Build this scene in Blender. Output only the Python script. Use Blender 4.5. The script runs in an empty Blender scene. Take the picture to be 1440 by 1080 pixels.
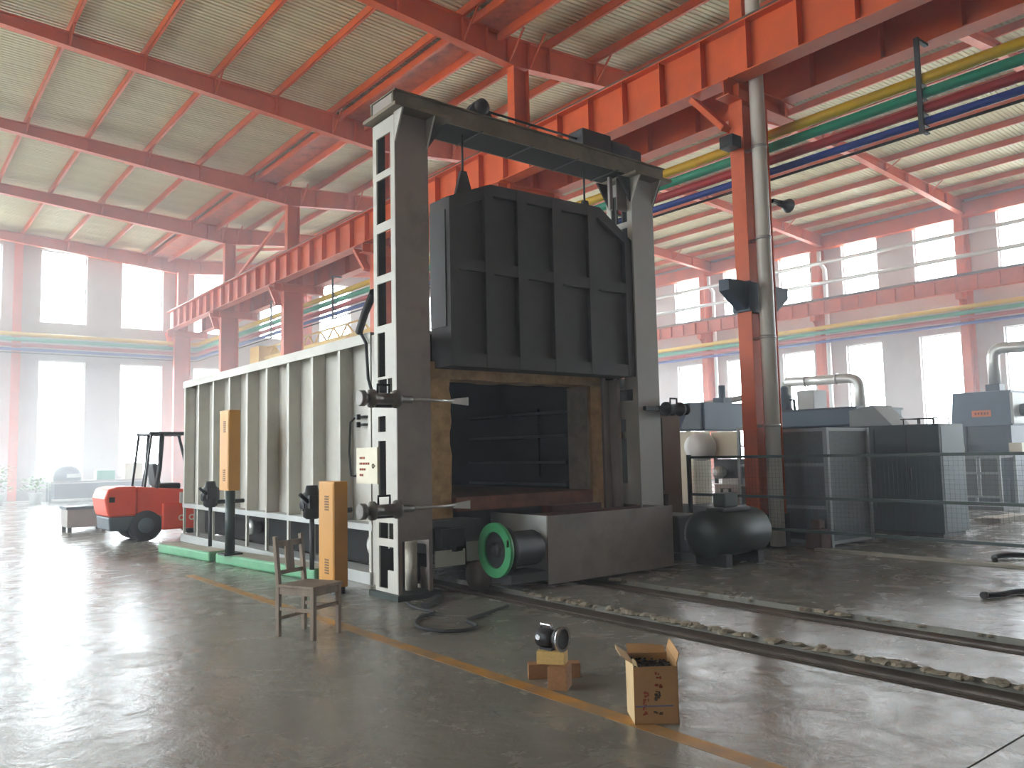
import bpy, math, random
from mathutils import Vector, Matrix, noise
random.seed(7)
PI = math.pi
SC = bpy.context.scene
COL = SC.collection

# ------------------------------------------------------------------ camera, world, exposure
cd = bpy.data.cameras.new('camera'); cam = bpy.data.objects.new('camera', cd); COL.objects.link(cam)
yaw, pitch, roll = math.radians(38.497), math.radians(4.862), math.radians(-1.217)
fwd = Vector((math.sin(yaw)*math.cos(pitch), math.cos(yaw)*math.cos(pitch), math.sin(pitch)))
rgt = Vector((math.cos(yaw), -math.sin(yaw), 0)); upv = rgt.cross(fwd)
xr = math.cos(roll)*rgt + math.sin(roll)*upv
ur = math.cos(roll)*upv - math.sin(roll)*rgt
M = Matrix((xr, ur, -fwd)).transposed().to_4x4(); M.translation = Vector((0, 0, 1.55))
cam.matrix_world = M
cd.sensor_width = 36; cd.lens = 1145.5/1440*36; cd.clip_end = 500
SC.camera = cam
W = bpy.data.worlds.new('overcast_sky'); SC.world = W; W.use_nodes = True
bg = W.node_tree.nodes['Background']; bg.inputs[0].default_value = (0.90, 0.95, 1.0, 1); bg.inputs[1].default_value = 31.0
SC.view_settings.view_transform = 'Standard'; SC.view_settings.look = 'None'
SC.view_settings.exposure = 0.0; SC.view_settings.gamma = 1; SC.view_settings.use_curve_mapping = False
SC.cycles.use_denoising = True
SC.cycles.max_bounces = 8; SC.cycles.diffuse_bounces = 5; SC.cycles.glossy_bounces = 3
SC.cycles.transparent_max_bounces = 12; SC.cycles.sample_clamp_indirect = 12
SC.cycles.caustics_reflective = False; SC.cycles.caustics_refractive = False

def portal(loc, rot, sx, sy):
    l = bpy.data.lights.new('sky_portal', 'AREA'); l.shape = 'RECTANGLE'; l.size = sx; l.size_y = sy; l.cycles.is_portal = True
    o = bpy.data.objects.new('sky_portal', l); COL.objects.link(o); o.location = loc; o.rotation_euler = rot
    o['kind'] = 'helper'
HAZE = 0.005

# ------------------------------------------------------------------ materials
def lin(c): return tuple(((x/255)/12.92 if x/255 <= .04045 else ((x/255+.055)/1.055)**2.4) for x in c)
def mat(name, rgb, rough=.6, metal=0., var=.12, scale=3., bump=0., dirt=None, dirt_amt=.4, stretch=None, spec=.5, rvar=0.):
    m = bpy.data.materials.new(name); m.use_nodes = True; t = m.node_tree; n = t.nodes; L = t.links
    b = n['Principled BSDF']; c = lin(rgb)
    b.inputs['Roughness'].default_value = rough; b.inputs['Metallic'].default_value = metal
    b.inputs['Specular IOR Level'].default_value = spec
    tc = n.new('ShaderNodeTexCoord'); src = tc.outputs['Object']
    if stretch:
        mp = n.new('ShaderNodeMapping'); mp.inputs['Scale'].default_value = stretch; L.new(src, mp.inputs[0]); src = mp.outputs[0]
    nz = n.new('ShaderNodeTexNoise'); nz.inputs['Scale'].default_value = scale; nz.inputs['Detail'].default_value = 5; nz.inputs['Roughness'].default_value = .6
    L.new(src, nz.inputs['Vector'])
    cr = n.new('ShaderNodeValToRGB'); cr.color_ramp.elements[0].position = .3; cr.color_ramp.elements[1].position = .7
    cr.color_ramp.elements[0].color = (*[x*(1-var) for x in c], 1); cr.color_ramp.elements[1].color = (*[min(1, x*(1+var)) for x in c], 1)
    L.new(nz.outputs['Fac'], cr.inputs[0]); out = cr.outputs[0]
    if dirt:
        n2 = n.new('ShaderNodeTexNoise'); n2.inputs['Scale'].default_value = scale*.6; n2.inputs['Detail'].default_value = 8; n2.inputs['Roughness'].default_value = .7
        L.new(src, n2.inputs['Vector'])
        r2 = n.new('ShaderNodeValToRGB'); r2.color_ramp.elements[0].position = .5; r2.color_ramp.elements[1].position = .75
        r2.color_ramp.elements[0].color = (0, 0, 0, 1); r2.color_ramp.elements[1].color = (dirt_amt, dirt_amt, dirt_amt, 1)
        L.new(n2.outputs['Fac'], r2.inputs[0])
        mx = n.new('ShaderNodeMix'); mx.data_type = 'RGBA'; L.new(r2.outputs[0], mx.inputs[0]); L.new(out, mx.inputs[6]); mx.inputs[7].default_value = (*lin(dirt), 1)
        out = mx.outputs[2]
    L.new(out, b.inputs['Base Color'])
    if rvar:
        mr = n.new('ShaderNodeMapRange'); mr.inputs[3].default_value = rough-rvar; mr.inputs[4].default_value = rough+rvar; mr.inputs[1].default_value = .3; mr.inputs[2].default_value = .7
        L.new(nz.outputs['Fac'], mr.inputs[0]); L.new(mr.outputs[0], b.inputs['Roughness'])
    if bump:
        bp = n.new('ShaderNodeBump'); bp.inputs['Strength'].default_value = bump; bp.inputs['Distance'].default_value = .02
        L.new(nz.outputs['Fac'], bp.inputs['Height']); L.new(bp.outputs[0], b.inputs['Normal'])
    return m
MT = {}
MT['orange'] = mat('orange_steel_paint', (210, 86, 26), .5, 0, .12, 1.5, dirt=(120, 52, 38), dirt_amt=.35)
MT['orange_rust'] = mat('orange_rusty_paint', (200, 112, 82), .6, 0, .2, 4, dirt=(120, 52, 40), dirt_amt=.8)
MT['sheet'] = mat('roof_sheet_white', (216, 208, 172), .5, 0, .06, 1, dirt=(176, 160, 124), dirt_amt=.5, stretch=(.3, 2, 1))
MT['wall'] = mat('wall_plaster', (190, 184, 184), .85, 0, .06, .8, dirt=(160, 148, 146), dirt_amt=.5)
MT['frame'] = mat('window_frame_white', (215, 218, 220), .5)
MT['grey'] = mat('furnace_grey_paint', (196, 193, 184), .5, 0, .08, 1.2, dirt=(120, 116, 108), dirt_amt=.4)
MT['grey_mid'] = mat('gantry_grey_paint', (158, 148, 142), .5, 0, .08, 2, dirt=(95, 85, 80), dirt_amt=.5)
MT['grey_light'] = mat('pale_grey_steel', (188, 190, 188), .45, 0, .06, 2)
MT['dark'] = mat('sooty_black_steel', (46, 45, 47), .55, 0, .25, 3)
MT['door'] = mat('sooty_door_steel', (56, 50, 49), .6, 0, .25, 2.5, dirt=(40, 40, 44), dirt_amt=.6)
MT['beamdk'] = mat('gantry_beam_dark', (124, 112, 94), .6, 0, .2, 3, dirt=(40, 38, 36), dirt_amt=.6)
MT['pipewhite'] = mat('pale_pipe_paint', (226, 222, 212), .4, 0, .06, 3, stretch=(1, 1, .3))
MT['black'] = mat('black_iron', (28, 28, 30), .5, .2, .2, 5)
MT['clampsteel'] = mat('oily_cylinder_steel', (104, 98, 92), .38, .4, .3, 9)
MT['inner'] = mat('soot_and_shade_black', (20, 19, 19), .9, 0, .3, 2)  # chamber lining soot; also paints shade under the gantry beam and furnace
MT['band'] = mat('heater_band', (92, 94, 96), .7)
MT['fibre'] = mat('refractory_fibre', (196, 162, 112), .9, 0, .22, 7, bump=.6, dirt=(140, 96, 66), dirt_amt=.6)
MT['fibre_grey'] = mat('refractory_grey', (205, 198, 184), .9, 0, .2, 6, bump=.5)
MT['hearth'] = mat('hearth_brick', (122, 76, 58), .85, 0, .25, 5, bump=.4, dirt=(70, 42, 36), dirt_amt=.6)
MT['redpart'] = mat('dark_red_steel', (84, 42, 38), .7, 0, .25, 5)
MT['plate'] = mat('trolley_plate', (150, 142, 136), .5, .1, .12, 3, dirt=(95, 86, 80), dirt_amt=.5)
MT['white'] = mat('white_paint', (222, 224, 222), .45, 0, .05, 3)
MT['cream'] = mat('cream_paint', (222, 214, 190), .5, 0, .05, 3)
MT['green'] = mat('green_paint', (58, 148, 92), .45, 0, .1, 4)
MT['green_pale'] = mat('worn_green_paint', (98, 162, 120), .55, 0, .15, 5, dirt=(140, 140, 124), dirt_amt=.5)
MT['green_dark'] = mat('dark_green_paint', (30, 44, 39), .5, 0, .2, 4)
MT['dust_lit'] = mat('dusty_and_lit_grey', (168, 162, 148), .8, 0, .15, 5)
MT['yellowbox'] = mat('ochre_paint', (198, 140, 52), .5, 0, .06, 2, dirt=(170, 120, 54), dirt_amt=.4)
MT['ventdk'] = mat('vent_brown', (112, 80, 42), .7)
MT['yellow'] = mat('yellow_pipe_paint', (216, 176, 40), .45, 0, .06, 2)
MT['pgreen'] = mat('green_pipe_paint', (40, 150, 120), .45, 0, .06, 2)
MT['pred'] = mat('red_pipe_paint', (170, 54, 58), .45, 0, .06, 2)
MT['pblue'] = mat('blue_pipe_paint', (44, 72, 150), .45, 0, .06, 2)
MT['silver'] = mat('galvanised_steel', (200, 200, 196), .35, .55, .08, 3, stretch=(1, 1, .3))
MT['chrome'] = mat('chrome', (220, 220, 224), .12, 1, .03, 3)
MT['wood'] = mat('old_chair_wood', (128, 110, 92), .6, 0, .22, 6, stretch=(4, 4, .6), dirt=(84, 68, 56), dirt_amt=.6)
MT['timber'] = mat('pale_timber', (206, 172, 104), .7, 0, .14, 10, stretch=(.6, 5, 5))
MT['timber_brown'] = mat('brown_timber', (150, 106, 66), .7, 0, .2, 10, stretch=(.6, 5, 5))
MT['card'] = mat('corrugated_card', (178, 138, 92), .85, 0, .1, 6, dirt=(140, 104, 66), dirt_amt=.4)
MT['cardin'] = mat('card_inside', (206, 178, 134), .85, 0, .08, 6)
MT['inkred'] = mat('red_brown_ink', (150, 74, 50), .9, 0, .3, 14)
MT['inkdark'] = mat('dark_ink', (84, 68, 50), .9, 0, .2, 14)
MT['inkblue'] = mat('blue_ink', (104, 104, 128), .9, 0, .2, 14)
MT['scrap'] = mat('dark_scrap_metal', (52, 54, 54), .45, .5, .4, 20)
MT['rubber'] = mat('black_rubber', (30, 30, 32), .75, 0, .2, 6)
MT['fred'] = mat('forklift_red_orange', (222, 74, 44), .4, 0, .06, 2)
MT['fgrey'] = mat('forklift_grey', (74, 84, 92), .5, 0, .1, 3)
MT['bluegrey'] = mat('machine_blue_grey', (78, 98, 120), .5, 0, .1, 1.5)
MT['navy'] = mat('machine_slate_blue', (40, 60, 80), .5, 0, .12, 1.5)
MT['teal'] = mat('cabinet_dark_teal', (32, 52, 62), .5, 0, .12, 1.5)
MT['meshgrey'] = mat('cage_grey_mesh', (92, 98, 102), .6, .2, .15, 20)
MT['cage'] = mat('cage_frame_grey', (150, 158, 162), .5, 0, .06, 3)
MT['fence'] = mat('fence_dark_green', (32, 52, 48), .5, 0, .1, 3)
MT['brown'] = mat('brown_cabinet', (118, 110, 96), .7, 0, .1, 2)
MT['plate_orange'] = mat('nameplate_orange', (226, 120, 70), .5)
MT['leaf'] = mat('leaf_green', (110, 150, 70), .6, 0, .25, 6)
MT['chunk'] = mat('broken_concrete', (146, 136, 118), .9, 0, .25, 8, bump=.4)
MT['trench'] = mat('trench_dirt', (92, 80, 68), .85, 0, .2, 3)
MT['rail'] = mat('worn_rail_steel', (84, 72, 62), .6, .2, .2, 6)
MT['ground'] = mat('outdoor_ground', (205, 203, 196), .9, 0, .1, .5)

def floor_surface():
    m = bpy.data.materials.new('polished_concrete'); m.use_nodes = True; t = m.node_tree; n = t.nodes; L = t.links
    b = n['Principled BSDF']; tc = n.new('ShaderNodeTexCoord')
    def nz(scale, det, rough=.6, dist=0., stretch=None):
        x = n.new('ShaderNodeTexNoise'); x.inputs['Scale'].default_value = scale; x.inputs['Detail'].default_value = det; x.inputs['Roughness'].default_value = rough; x.inputs['Distortion'].default_value = dist
        s = tc.outputs['Object']
        if stretch:
            mp = n.new('ShaderNodeMapping'); mp.inputs['Scale'].default_value = stretch; L.new(s, mp.inputs[0]); s = mp.outputs[0]
        L.new(s, x.inputs['Vector']); return x.outputs['Fac']
    def ramp(f, p0, p1, c0, c1):
        r = n.new('ShaderNodeValToRGB'); r.color_ramp.elements[0].position = p0; r.color_ramp.elements[1].position = p1
        r.color_ramp.elements[0].color = (*c0, 1); r.color_ramp.elements[1].color = (*c1, 1); L.new(f, r.inputs[0]); return r.outputs[0]
    a = nz(.55, 7, .65, .6); bb = nz(3.5, 8, .7, 1.0); c = nz(1.2, 6, .7, .4)
    base = ramp(a, .3, .7, lin((122, 119, 110)), lin((142, 139, 131)))
    st = ramp(bb, .45, .8, (0, 0, 0), (.35, .35, .35))
    mx = n.new('ShaderNodeMix'); mx.data_type = 'RGBA'; L.new(st, mx.inputs[0]); L.new(base, mx.inputs[6]); mx.inputs[7].default_value = (*lin((102, 98, 90)), 1)
    L.new(mx.outputs[2], b.inputs['Base Color'])
    d = nz(1.8, 8, .7, .6)
    rg = n.new('ShaderNodeMapRange'); rg.inputs[1].default_value = .28; rg.inputs[2].default_value = .72; rg.inputs[3].default_value = .13; rg.inputs[4].default_value = .36
    L.new(d, rg.inputs[0]); L.new(rg.outputs[0], b.inputs['Roughness'])
    bp = n.new('ShaderNodeBump'); bp.inputs['Strength'].default_value = .5; bp.inputs['Distance'].default_value = .012
    L.new(nz(6, 6, .65, .5), bp.inputs['Height']); L.new(bp.outputs[0], b.inputs['Normal'])
    b.inputs['Specular IOR Level'].default_value = .4
    return m
MT['floor'] = floor_surface()
def paint_line_mat():
    m = bpy.data.materials.new('worn_yellow_line'); m.use_nodes = True; t = m.node_tree; n = t.nodes; L = t.links
    b = n['Principled BSDF']; tc = n.new('ShaderNodeTexCoord')
    x = n.new('ShaderNodeTexNoise'); x.inputs['Scale'].default_value = 5; x.inputs['Detail'].default_value = 8; L.new(tc.outputs['Object'], x.inputs['Vector'])
    r = n.new('ShaderNodeValToRGB'); r.color_ramp.elements[0].position = .4; r.color_ramp.elements[1].position = .62
    r.color_ramp.elements[0].color = (*lin((184, 134, 64)), 1); r.color_ramp.elements[1].color = (*lin((150, 122, 84)), 1)
    L.new(x.outputs['Fac'], r.inputs[0]); L.new(r.outputs[0], b.inputs['Base Color']); b.inputs['Roughness'].default_value = .45
    return m
MT['line'] = paint_line_mat()
def glass_mat():
    m = bpy.data.materials.new('window_glass'); m.use_nodes = True; t = m.node_tree; n = t.nodes; L = t.links
    for x in list(n): n.remove(x)
    o = n.new('ShaderNodeOutputMaterial'); tr = n.new('ShaderNodeBsdfTransparent'); gl = n.new('ShaderNodeBsdfGlossy'); gl.inputs['Roughness'].default_value = .05
    mx = n.new('ShaderNodeMixShader'); mx.inputs[0].default_value = .06; tr.inputs[0].default_value = (.95, .97, .97, 1)
    L.new(tr.outputs[0], mx.inputs[1]); L.new(gl.outputs[0], mx.inputs[2]); L.new(mx.outputs[0], o.inputs[0]); return m
MT['glass'] = glass_mat()
def translucent_mat():
    m = bpy.data.materials.new('rooflight_sheet'); m.use_nodes = True; t = m.node_tree; n = t.nodes; L = t.links
    for x in list(n): n.remove(x)
    o = n.new('ShaderNodeOutputMaterial'); tr = n.new('ShaderNodeBsdfTranslucent'); df = n.new('ShaderNodeBsdfDiffuse')
    tr.inputs[0].default_value = (.5, .48, .4, 1); df.inputs[0].default_value = (.6, .58, .5, 1)
    mx = n.new('ShaderNodeMixShader'); mx.inputs[0].default_value = .5
    L.new(tr.outputs[0], mx.inputs[1]); L.new(df.outputs[0], mx.inputs[2]); L.new(mx.outputs[0], o.inputs[0]); return m
MT['translucent'] = translucent_mat()

# ------------------------------------------------------------------ mesh helpers
ORG = {}
class MB:
    def __init__(s): s.v = []; s.f = []; s.m = []; s.s = []
    def quad(s, pts, mi=0, sm=False):
        b = len(s.v); s.v += [tuple(p) for p in pts]; s.f.append(tuple(range(b, b+len(pts)))); s.m.append(mi); s.s.append(sm); return s
    def box(s, x0, y0, z0, x1, y1, z1, mi=0):
        b = len(s.v)
        s.v += [(x0, y0, z0), (x1, y0, z0), (x1, y1, z0), (x0, y1, z0), (x0, y0, z1), (x1, y0, z1), (x1, y1, z1), (x0, y1, z1)]
        for q in ((3, 2, 1, 0), (4, 5, 6, 7), (0, 1, 5, 4), (1, 2, 6, 5), (2, 3, 7, 6), (3, 0, 4, 7)):
            s.f.append(tuple(b+i for i in q)); s.m.append(mi); s.s.append(False)
        return s
    def cbox(s, c, d, rz=0, mi=0, rx=0, ry=0):
        R = Matrix.Rotation(rz, 3, 'Z') @ Matrix.Rotation(ry, 3, 'Y') @ Matrix.Rotation(rx, 3, 'X'); b = len(s.v)
        s.box(-d[0]/2, -d[1]/2, -d[2]/2, d[0]/2, d[1]/2, d[2]/2, mi)
        for i in range(b, len(s.v)): s.v[i] = tuple(R @ Vector(s.v[i]) + Vector(c))
        return s
    def bar(s, p, q, w, h, mi=0, up=(0, 0, 1)):
        p = Vector(p); q = Vector(q); d = (q-p).normalized(); u = Vector(up)
        if abs(d.dot(u)) > .98: u = Vector((1, 0, 0))
        a = d.cross(u).normalized(); c = a.cross(d).normalized(); b = len(s.v)
        for e in (p, q):
            for i, j in ((-1, -1), (1, -1), (1, 1), (-1, 1)): s.v.append(tuple(e + a*i*w/2 + c*j*h/2))
        for f in ((0, 1, 2, 3), (7, 6, 5, 4), (0, 4, 5, 1), (1, 5, 6, 2), (2, 6, 7, 3), (3, 7, 4, 0)):
            s.f.append(tuple(b+i for i in f)); s.m.append(mi); s.s.append(False)
        return s
    def prism(s, poly, axis, lo, hi, mi=0):
        b = len(s.v); n = len(poly)
        def P(a, c, t): return {'x': (t, a, c), 'y': (a, t, c), 'z': (a, c, t)}[axis]
        s.v += [P(a, c, lo) for a, c in poly] + [P(a, c, hi) for a, c in poly]
        s.f.append(tuple(range(b, b+n))); s.f.append(tuple(range(b+2*n-1, b+n-1, -1)))
        for i in range(n):
            j = (i+1) % n; s.f.append((b+j, b+i, b+n+i, b+n+j))
        s.m += [mi]*(n+2); s.s += [False]*(n+2); return s
    def tube(s, pts, r, n=10, mi=0, cap=True):
        pts = [Vector(p) for p in pts]; rs = r if isinstance(r, (list, tuple)) else [r]*len(pts); b = len(s.v)
        pa = None
        for i, p in enumerate(pts):
            d = (pts[min(i+1, len(pts)-1)] - pts[max(i-1, 0)]).normalized()
            if pa is None:
                u = Vector((0, 0, 1)) if abs(d.z) < .9 else Vector((1, 0, 0)); a = d.cross(u).normalized()
            else: a = (pa - d*pa.dot(d)).normalized()
            pa = a; c = d.cross(a)
            for k in range(n):
                t = 2*PI*k/n; s.v.append(tuple(p + (a*math.cos(t) + c*math.sin(t))*rs[i]))
        for i in range(len(pts)-1):
            for k in range(n):
                k2 = (k+1) % n; s.f.append((b+i*n+k, b+i*n+k2, b+(i+1)*n+k2, b+(i+1)*n+k)); s.m.append(mi); s.s.append(True)
        if cap:
            s.f.append(tuple(b+k for k in reversed(range(n)))); s.f.append(tuple(b+(len(pts)-1)*n+k for k in range(n))); s.m += [mi]*2; s.s += [False]*2
        return s
    def ring(s, c, axis, r0, r1, t, n=40, mi=0):
        R = {'x': lambda a, q, w: (w, a, q), 'y': lambda a, q, w: (a, w, q), 'z': lambda a, q, w: (a, q, w)}[axis]; b = len(s.v); c = Vector(c)
        for k in range(n):
            th = 2*PI*k/n; ca, sa = math.cos(th), math.sin(th)
            for r, w in ((r0, -t/2), (r1, -t/2), (r1, t/2), (r0, t/2)): s.v.append(tuple(c + Vector(R(r*ca, r*sa, w))))
        for k in range(n):
            j = (k+1) % n
            for e in range(4):
                g = (e+1) % 4; s.f.append((b+4*k+e, b+4*k+g, b+4*j+g, b+4*j+e)); s.m.append(mi); s.s.append(e in (1, 3))
        return s
    def lathe(s, c, prof, n=24, mi=0, axis='z'):
        b = len(s.v); c = Vector(c); R = {'x': lambda a, q, w: (w, a, q), 'y': lambda a, q, w: (a, w, q), 'z': lambda a, q, w: (a, q, w)}[axis]
        for r, w in prof:
            for k in range(n): s.v.append(tuple(c + Vector(R(r*math.cos(2*PI*k/n), r*math.sin(2*PI*k/n), w))))
        for i in range(len(prof)-1):
            for k in range(n):
                j = (k+1) % n; s.f.append((b+i*n+k, b+i*n+j, b+(i+1)*n+j, b+(i+1)*n+k)); s.m.append(mi); s.s.append(True)
        s.f.append(tuple(b+k for k in reversed(range(n)))); s.f.append(tuple(b+(len(prof)-1)*n+k for k in range(n))); s.m += [mi]*2; s.s += [False]*2
        return s
    def mesh(s, name, mats, off=Vector((0, 0, 0))):
        me = bpy.data.meshes.new(name); me.from_pydata([tuple(Vector(p)-off) for p in s.v], [], s.f)
        for m in (mats if isinstance(mats, (list, tuple)) else [mats]): me.materials.append(MT[m] if isinstance(m, str) else m)
        me.polygons.foreach_set('material_index', s.m); me.polygons.foreach_set('use_smooth', s.s); me.update(); return me
    def build(s, name, mats, parent=None, bevel=0, local=False, org=None):
        if parent is not None and not local: off = ORG.get(parent.name, Vector((0, 0, 0)))
        elif parent is None:
            xs = [p[0] for p in s.v]; ys = [p[1] for p in s.v]; zs = [p[2] for p in s.v]
            off = Vector(org) if org else Vector(((min(xs)+max(xs))/2, (min(ys)+max(ys))/2, min(zs)))
        else: off = Vector((0, 0, 0))
        o = bpy.data.objects.new(name, s.mesh(name, mats, off)); COL.objects.link(o)
        if parent is not None: o.parent = parent; ORG[o.name] = off
        else: o.location = off; ORG[o.name] = off
        if bevel:
            md = o.modifiers.new('bevel', 'BEVEL'); md.width = bevel; md.segments = 2; md.limit_method = 'ANGLE'; md.harden_normals = False
        return o
def B(*a, **k): return MB().box(*a, **k)
def tag(o, label, cat, group=None):
    o['label'] = label; o['category'] = cat
    if group: o['group'] = group
    return o
def thing(name, label, cat, loc=(0, 0, 0), rz=0, group=None):
    o = bpy.data.objects.new(name, None); COL.objects.link(o); o.location = loc; o.rotation_euler = (0, 0, rz); o.empty_display_size = .2
    ORG[o.name] = Vector(loc); return tag(o, label, cat, group)
def struct(o): o['kind'] = 'structure'; return o
def sempty(name, loc=(0, 0, 0)):
    o = bpy.data.objects.new(name, None); COL.objects.link(o); o.location = loc; ORG[o.name] = Vector(loc); o['kind'] = 'structure'; return o
def inst(o, delta, parent):
    c = o.copy(); COL.objects.link(c); c.parent = parent; c.location = o.location + Vector(delta); return c
def dup(root, loc, label=None, group=None, rz=None):
    r = root.copy(); COL.objects.link(r); r.location = loc
    if rz is not None: r.rotation_euler = (0, 0, rz)
    if label: r['label'] = label
    if group: r['group'] = group
    for ch in list(root.children):
        c = ch.copy(); COL.objects.link(c); c.parent = r
        for g in list(ch.children):
            d = g.copy(); COL.objects.link(d); d.parent = c
    return r

# ------------------------------------------------------------------ layout numbers
XW, YF, XL, YB = 34.3, 39.5, -13.0, -14.0          # right, far, left, back wall planes
YK = [7.76, 13.75, 19.95, 26.2, 32.4, 38.6]         # frame lines
CX0, CX1 = 10.95, 11.65                             # centre column flanges
def ztop(x):                                        # top of rafters / underside of purlins
    if x <= -1: return 11.39 - .045*(-1-x)
    if x <= 11: return 10.87 + .045*(11-x)
    if x <= 24: return 10.87 + .065*(x-11)
    return 11.715 - .045*(x-24)
def zbot(x):
    if x <= 11.2: return 10.22 + .085*(11.2-x) if x > 0 else min(ztop(x)-.3, 11.172)
    if x <= 22: return 10.22 + .105*(x-11.2)
    if x <= 26: return 11.354
    return 11.354 - .075*(x-26)

# ------------------------------------------------------------------ floor
fl = sempty('floor')
T1, T2, YE = (5.32, 5.86), (6.67, 7.23), 16.3
JY = [-14.2, 1.835, 39.8]
for i in range(len(JY)-1):
    y0, y1 = JY[i]+.006, JY[i+1]-.006
    cuts = [(-13.3, 5.32)]
    for a, b in cuts: B(a+.004, y0, -.25, b-(.004 if b != 5.32 else 0), y1, 0).build('floor_slab', 'floor', fl)
    for a, b in ((T1[1], T2[0]), (T2[1], 34.6)): B(a, y0, -.25, b, min(y1, YE) if b < 30 else y1, 0).build('floor_slab', 'floor', fl)
    if y1 > YE: B(5.32, YE, -.25, T2[1], y1, 0).build('floor_slab', 'floor', fl)
B(-13.3, -14.2, -.4, 34.6, 39.8, -.26).build('subfloor', 'trench', fl)
for a, b in (T1, T2):
    B(a, -14.2, -.26, b, YE, -.055).build('trench_bed', 'trench', fl)
    c = (a+b)/2
    MB().box(c-.03, -14, -.055, c+.03, YE, -.03).box(c-.06, -14, -.055, c+.06, YE, -.045).build('track_rail', 'rail', fl)
B(3.45, -13.5, 0, 3.57, 11.5, .0015).build('painted_line', 'line', fl)
# broken concrete along the trench edges
chunk_me = []
for k in range(5):
    mb = MB(); n = 7; rr = random.Random(k)
    mb.lathe((0, 0, 0), [(.035*rr.uniform(.8, 1.2), -.01), (.06*rr.uniform(.8, 1.1), .012), (.05*rr.uniform(.7, 1.1), .035), (.02, .05)], n=n)
    mb.v = [(x*rr.uniform(.75, 1.3), y*rr.uniform(.75, 1.3), z) for x, y, z in mb.v]; mb.s = [False]*len(mb.s)
    chunk_me.append(mb.mesh('concrete_chunk', 'chunk'))
for i in range(230):
    o = bpy.data.objects.new('concrete_chunk', random.choice(chunk_me)); COL.objects.link(o); o.parent = fl
    y = 1.2 + 6.0*random.random()**.9; far = random.random() < .85
    o.location = ((T1[1]-.02 if far else T2[1]-.01) + random.gauss(0, .03) - .02, y, -.01 if far else -.02)
    s = random.uniform(.3, .85); o.scale = (s, s*random.uniform(.8, 1.8), s*.8); o.rotation_euler = (0, 0, random.uniform(0, 6))
struct(B(-150, -150, -.6, 150, 150, -.45).build('ground', 'ground'))

# ------------------------------------------------------------------ walls with window openings
def wall(name, axis, plane, thick, a0, a1, z1, holes):
    mb = MB(); cs = sorted(set([a0, a1] + [h[0] for h in holes] + [h[1] for h in holes]))
    for i in range(len(cs)-1):
        c0, c1 = cs[i], cs[i+1]; mid = (c0+c1)/2; z = -.45
        for h in sorted([h for h in holes if h[0] < mid < h[1]], key=lambda h: h[2]) + [None]:
            zt = h[2] if h else z1
            if zt > z:
                if axis == 'x': mb.box(min(plane, plane+thick), c0, z, max(plane, plane+thick), c1, zt)
                else: mb.box(c0, min(plane, plane+thick), z, c1, max(plane, plane+thick), zt)
            if h: z = h[3]
    return struct(mb.build(name, 'wall'))
WN = [0]
def window(axis, plane, thick, h):
    WN[0] += 1; a0, a1, z0, z1 = h; p = plane + thick*.6
    w = sempty('window_%d' % WN[0], (p, (a0+a1)/2, z0) if axis == 'x' else ((a0+a1)/2, p, z0))
    f = MB(); g = MB(); t = .05
    def bx(mb, u0, u1, v0, v1, d):
        if axis == 'x': mb.box(p-d, u0, v0, p+d, u1, v1)
        else: mb.box(u0, p-d, v0, u1, p+d, v1)
    bx(f, a0, a1, z0, z0+t, .03); bx(f, a0, a1, z1-t, z1, .03); bx(f, a0, a0+t, z0+t, z1-t, .03); bx(f, a1-t, a1, z0+t, z1-t, .03)
    f.build('window_frame', 'frame', w)
    bx(g, a0+t, a1-t, z0+t, z1-t, .004); g.build('pane', 'glass', w)
    s = 1 if thick < 0 else -1
holesR = []
for k in range(-7, 8):
    c = 14.98 + 3.23*k
    if c < YB+1 or c > YF-1: continue
    holesR += [(c-.82, c+.82, .95, 6.02), (c-.82, c+.82, 8.15, 10.85)]
holesR = [h for h in holesR if h[0] > -6]
holesL = [h for h in holesR if h[0] > 7]
wall('wall_right', 'x', XW, .3, YB-.3, YF+.3, 11.5, holesR)
for h in holesR: window('x', XW, .3, h)
holesF = []
for k in range(-5, 8):
    c = 6.58 + 3.22*k
    if c < XL+1 or c > XW-1: continue
    holesF += [(c-.9, c+.9, .93, 5.93), (c-.9, c+.9, 7.57, 10.75)]
wall('wall_far', 'y', YF, .3, XL-.3, XW+.3, 12, holesF)
for h in holesF: window('y', YF, .3, h)
wall('wall_left', 'x', XL, -.3, YB-.3, YF+.3, 11.3, holesL)
for h in holesL: window('x', XL, -.3, h)
holesB = []
wall('wall_back', 'y', YB, -.3, XL-.3, XW+.3, 12, holesB)
for h in holesB: window('y', YB, -.3, h)
portal((XW-.02, 17, 6), (0, PI/2, 0), 11, 46)
portal((XL+.02, 23, 6), (0, -PI/2, 0), 11, 33)
portal((10.6, YF-.02, 6), (-PI/2, 0, 0), 46, 11)

def haze_box(dens, a, b, lab):  # volumes added to imitate lens veil and glow around the windows
    m = bpy.data.materials.new('veil_haze'); m.use_nodes = True; t = m.node_tree; n = t.nodes
    for x in list(n): n.remove(x)
    o = n.new('ShaderNodeOutputMaterial'); v = n.new('ShaderNodeVolumeScatter'); v.inputs['Density'].default_value = dens; v.inputs['Anisotropy'].default_value = .35; v.inputs['Color'].default_value = (.97, .97, 1, 1)
    t.links.new(v.outputs[0], o.inputs['Volume'])
    h = MB().box(*a, *b); MT['haze'] = m; h = h.build('haze', 'haze'); h['kind'] = 'stuff'; h['label'] = lab; h['category'] = 'haze'
haze_box(HAZE, (XL+.02, YB+.02, .004), (12.6, 17, 11.35), 'thin clear haze around the furnace and the near floor')
haze_box(.028, (XL+.02, 17.01, .004), (12.6, YF-.02, 11.35), 'bright haze added as window glow in front of the far window wall')
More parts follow.
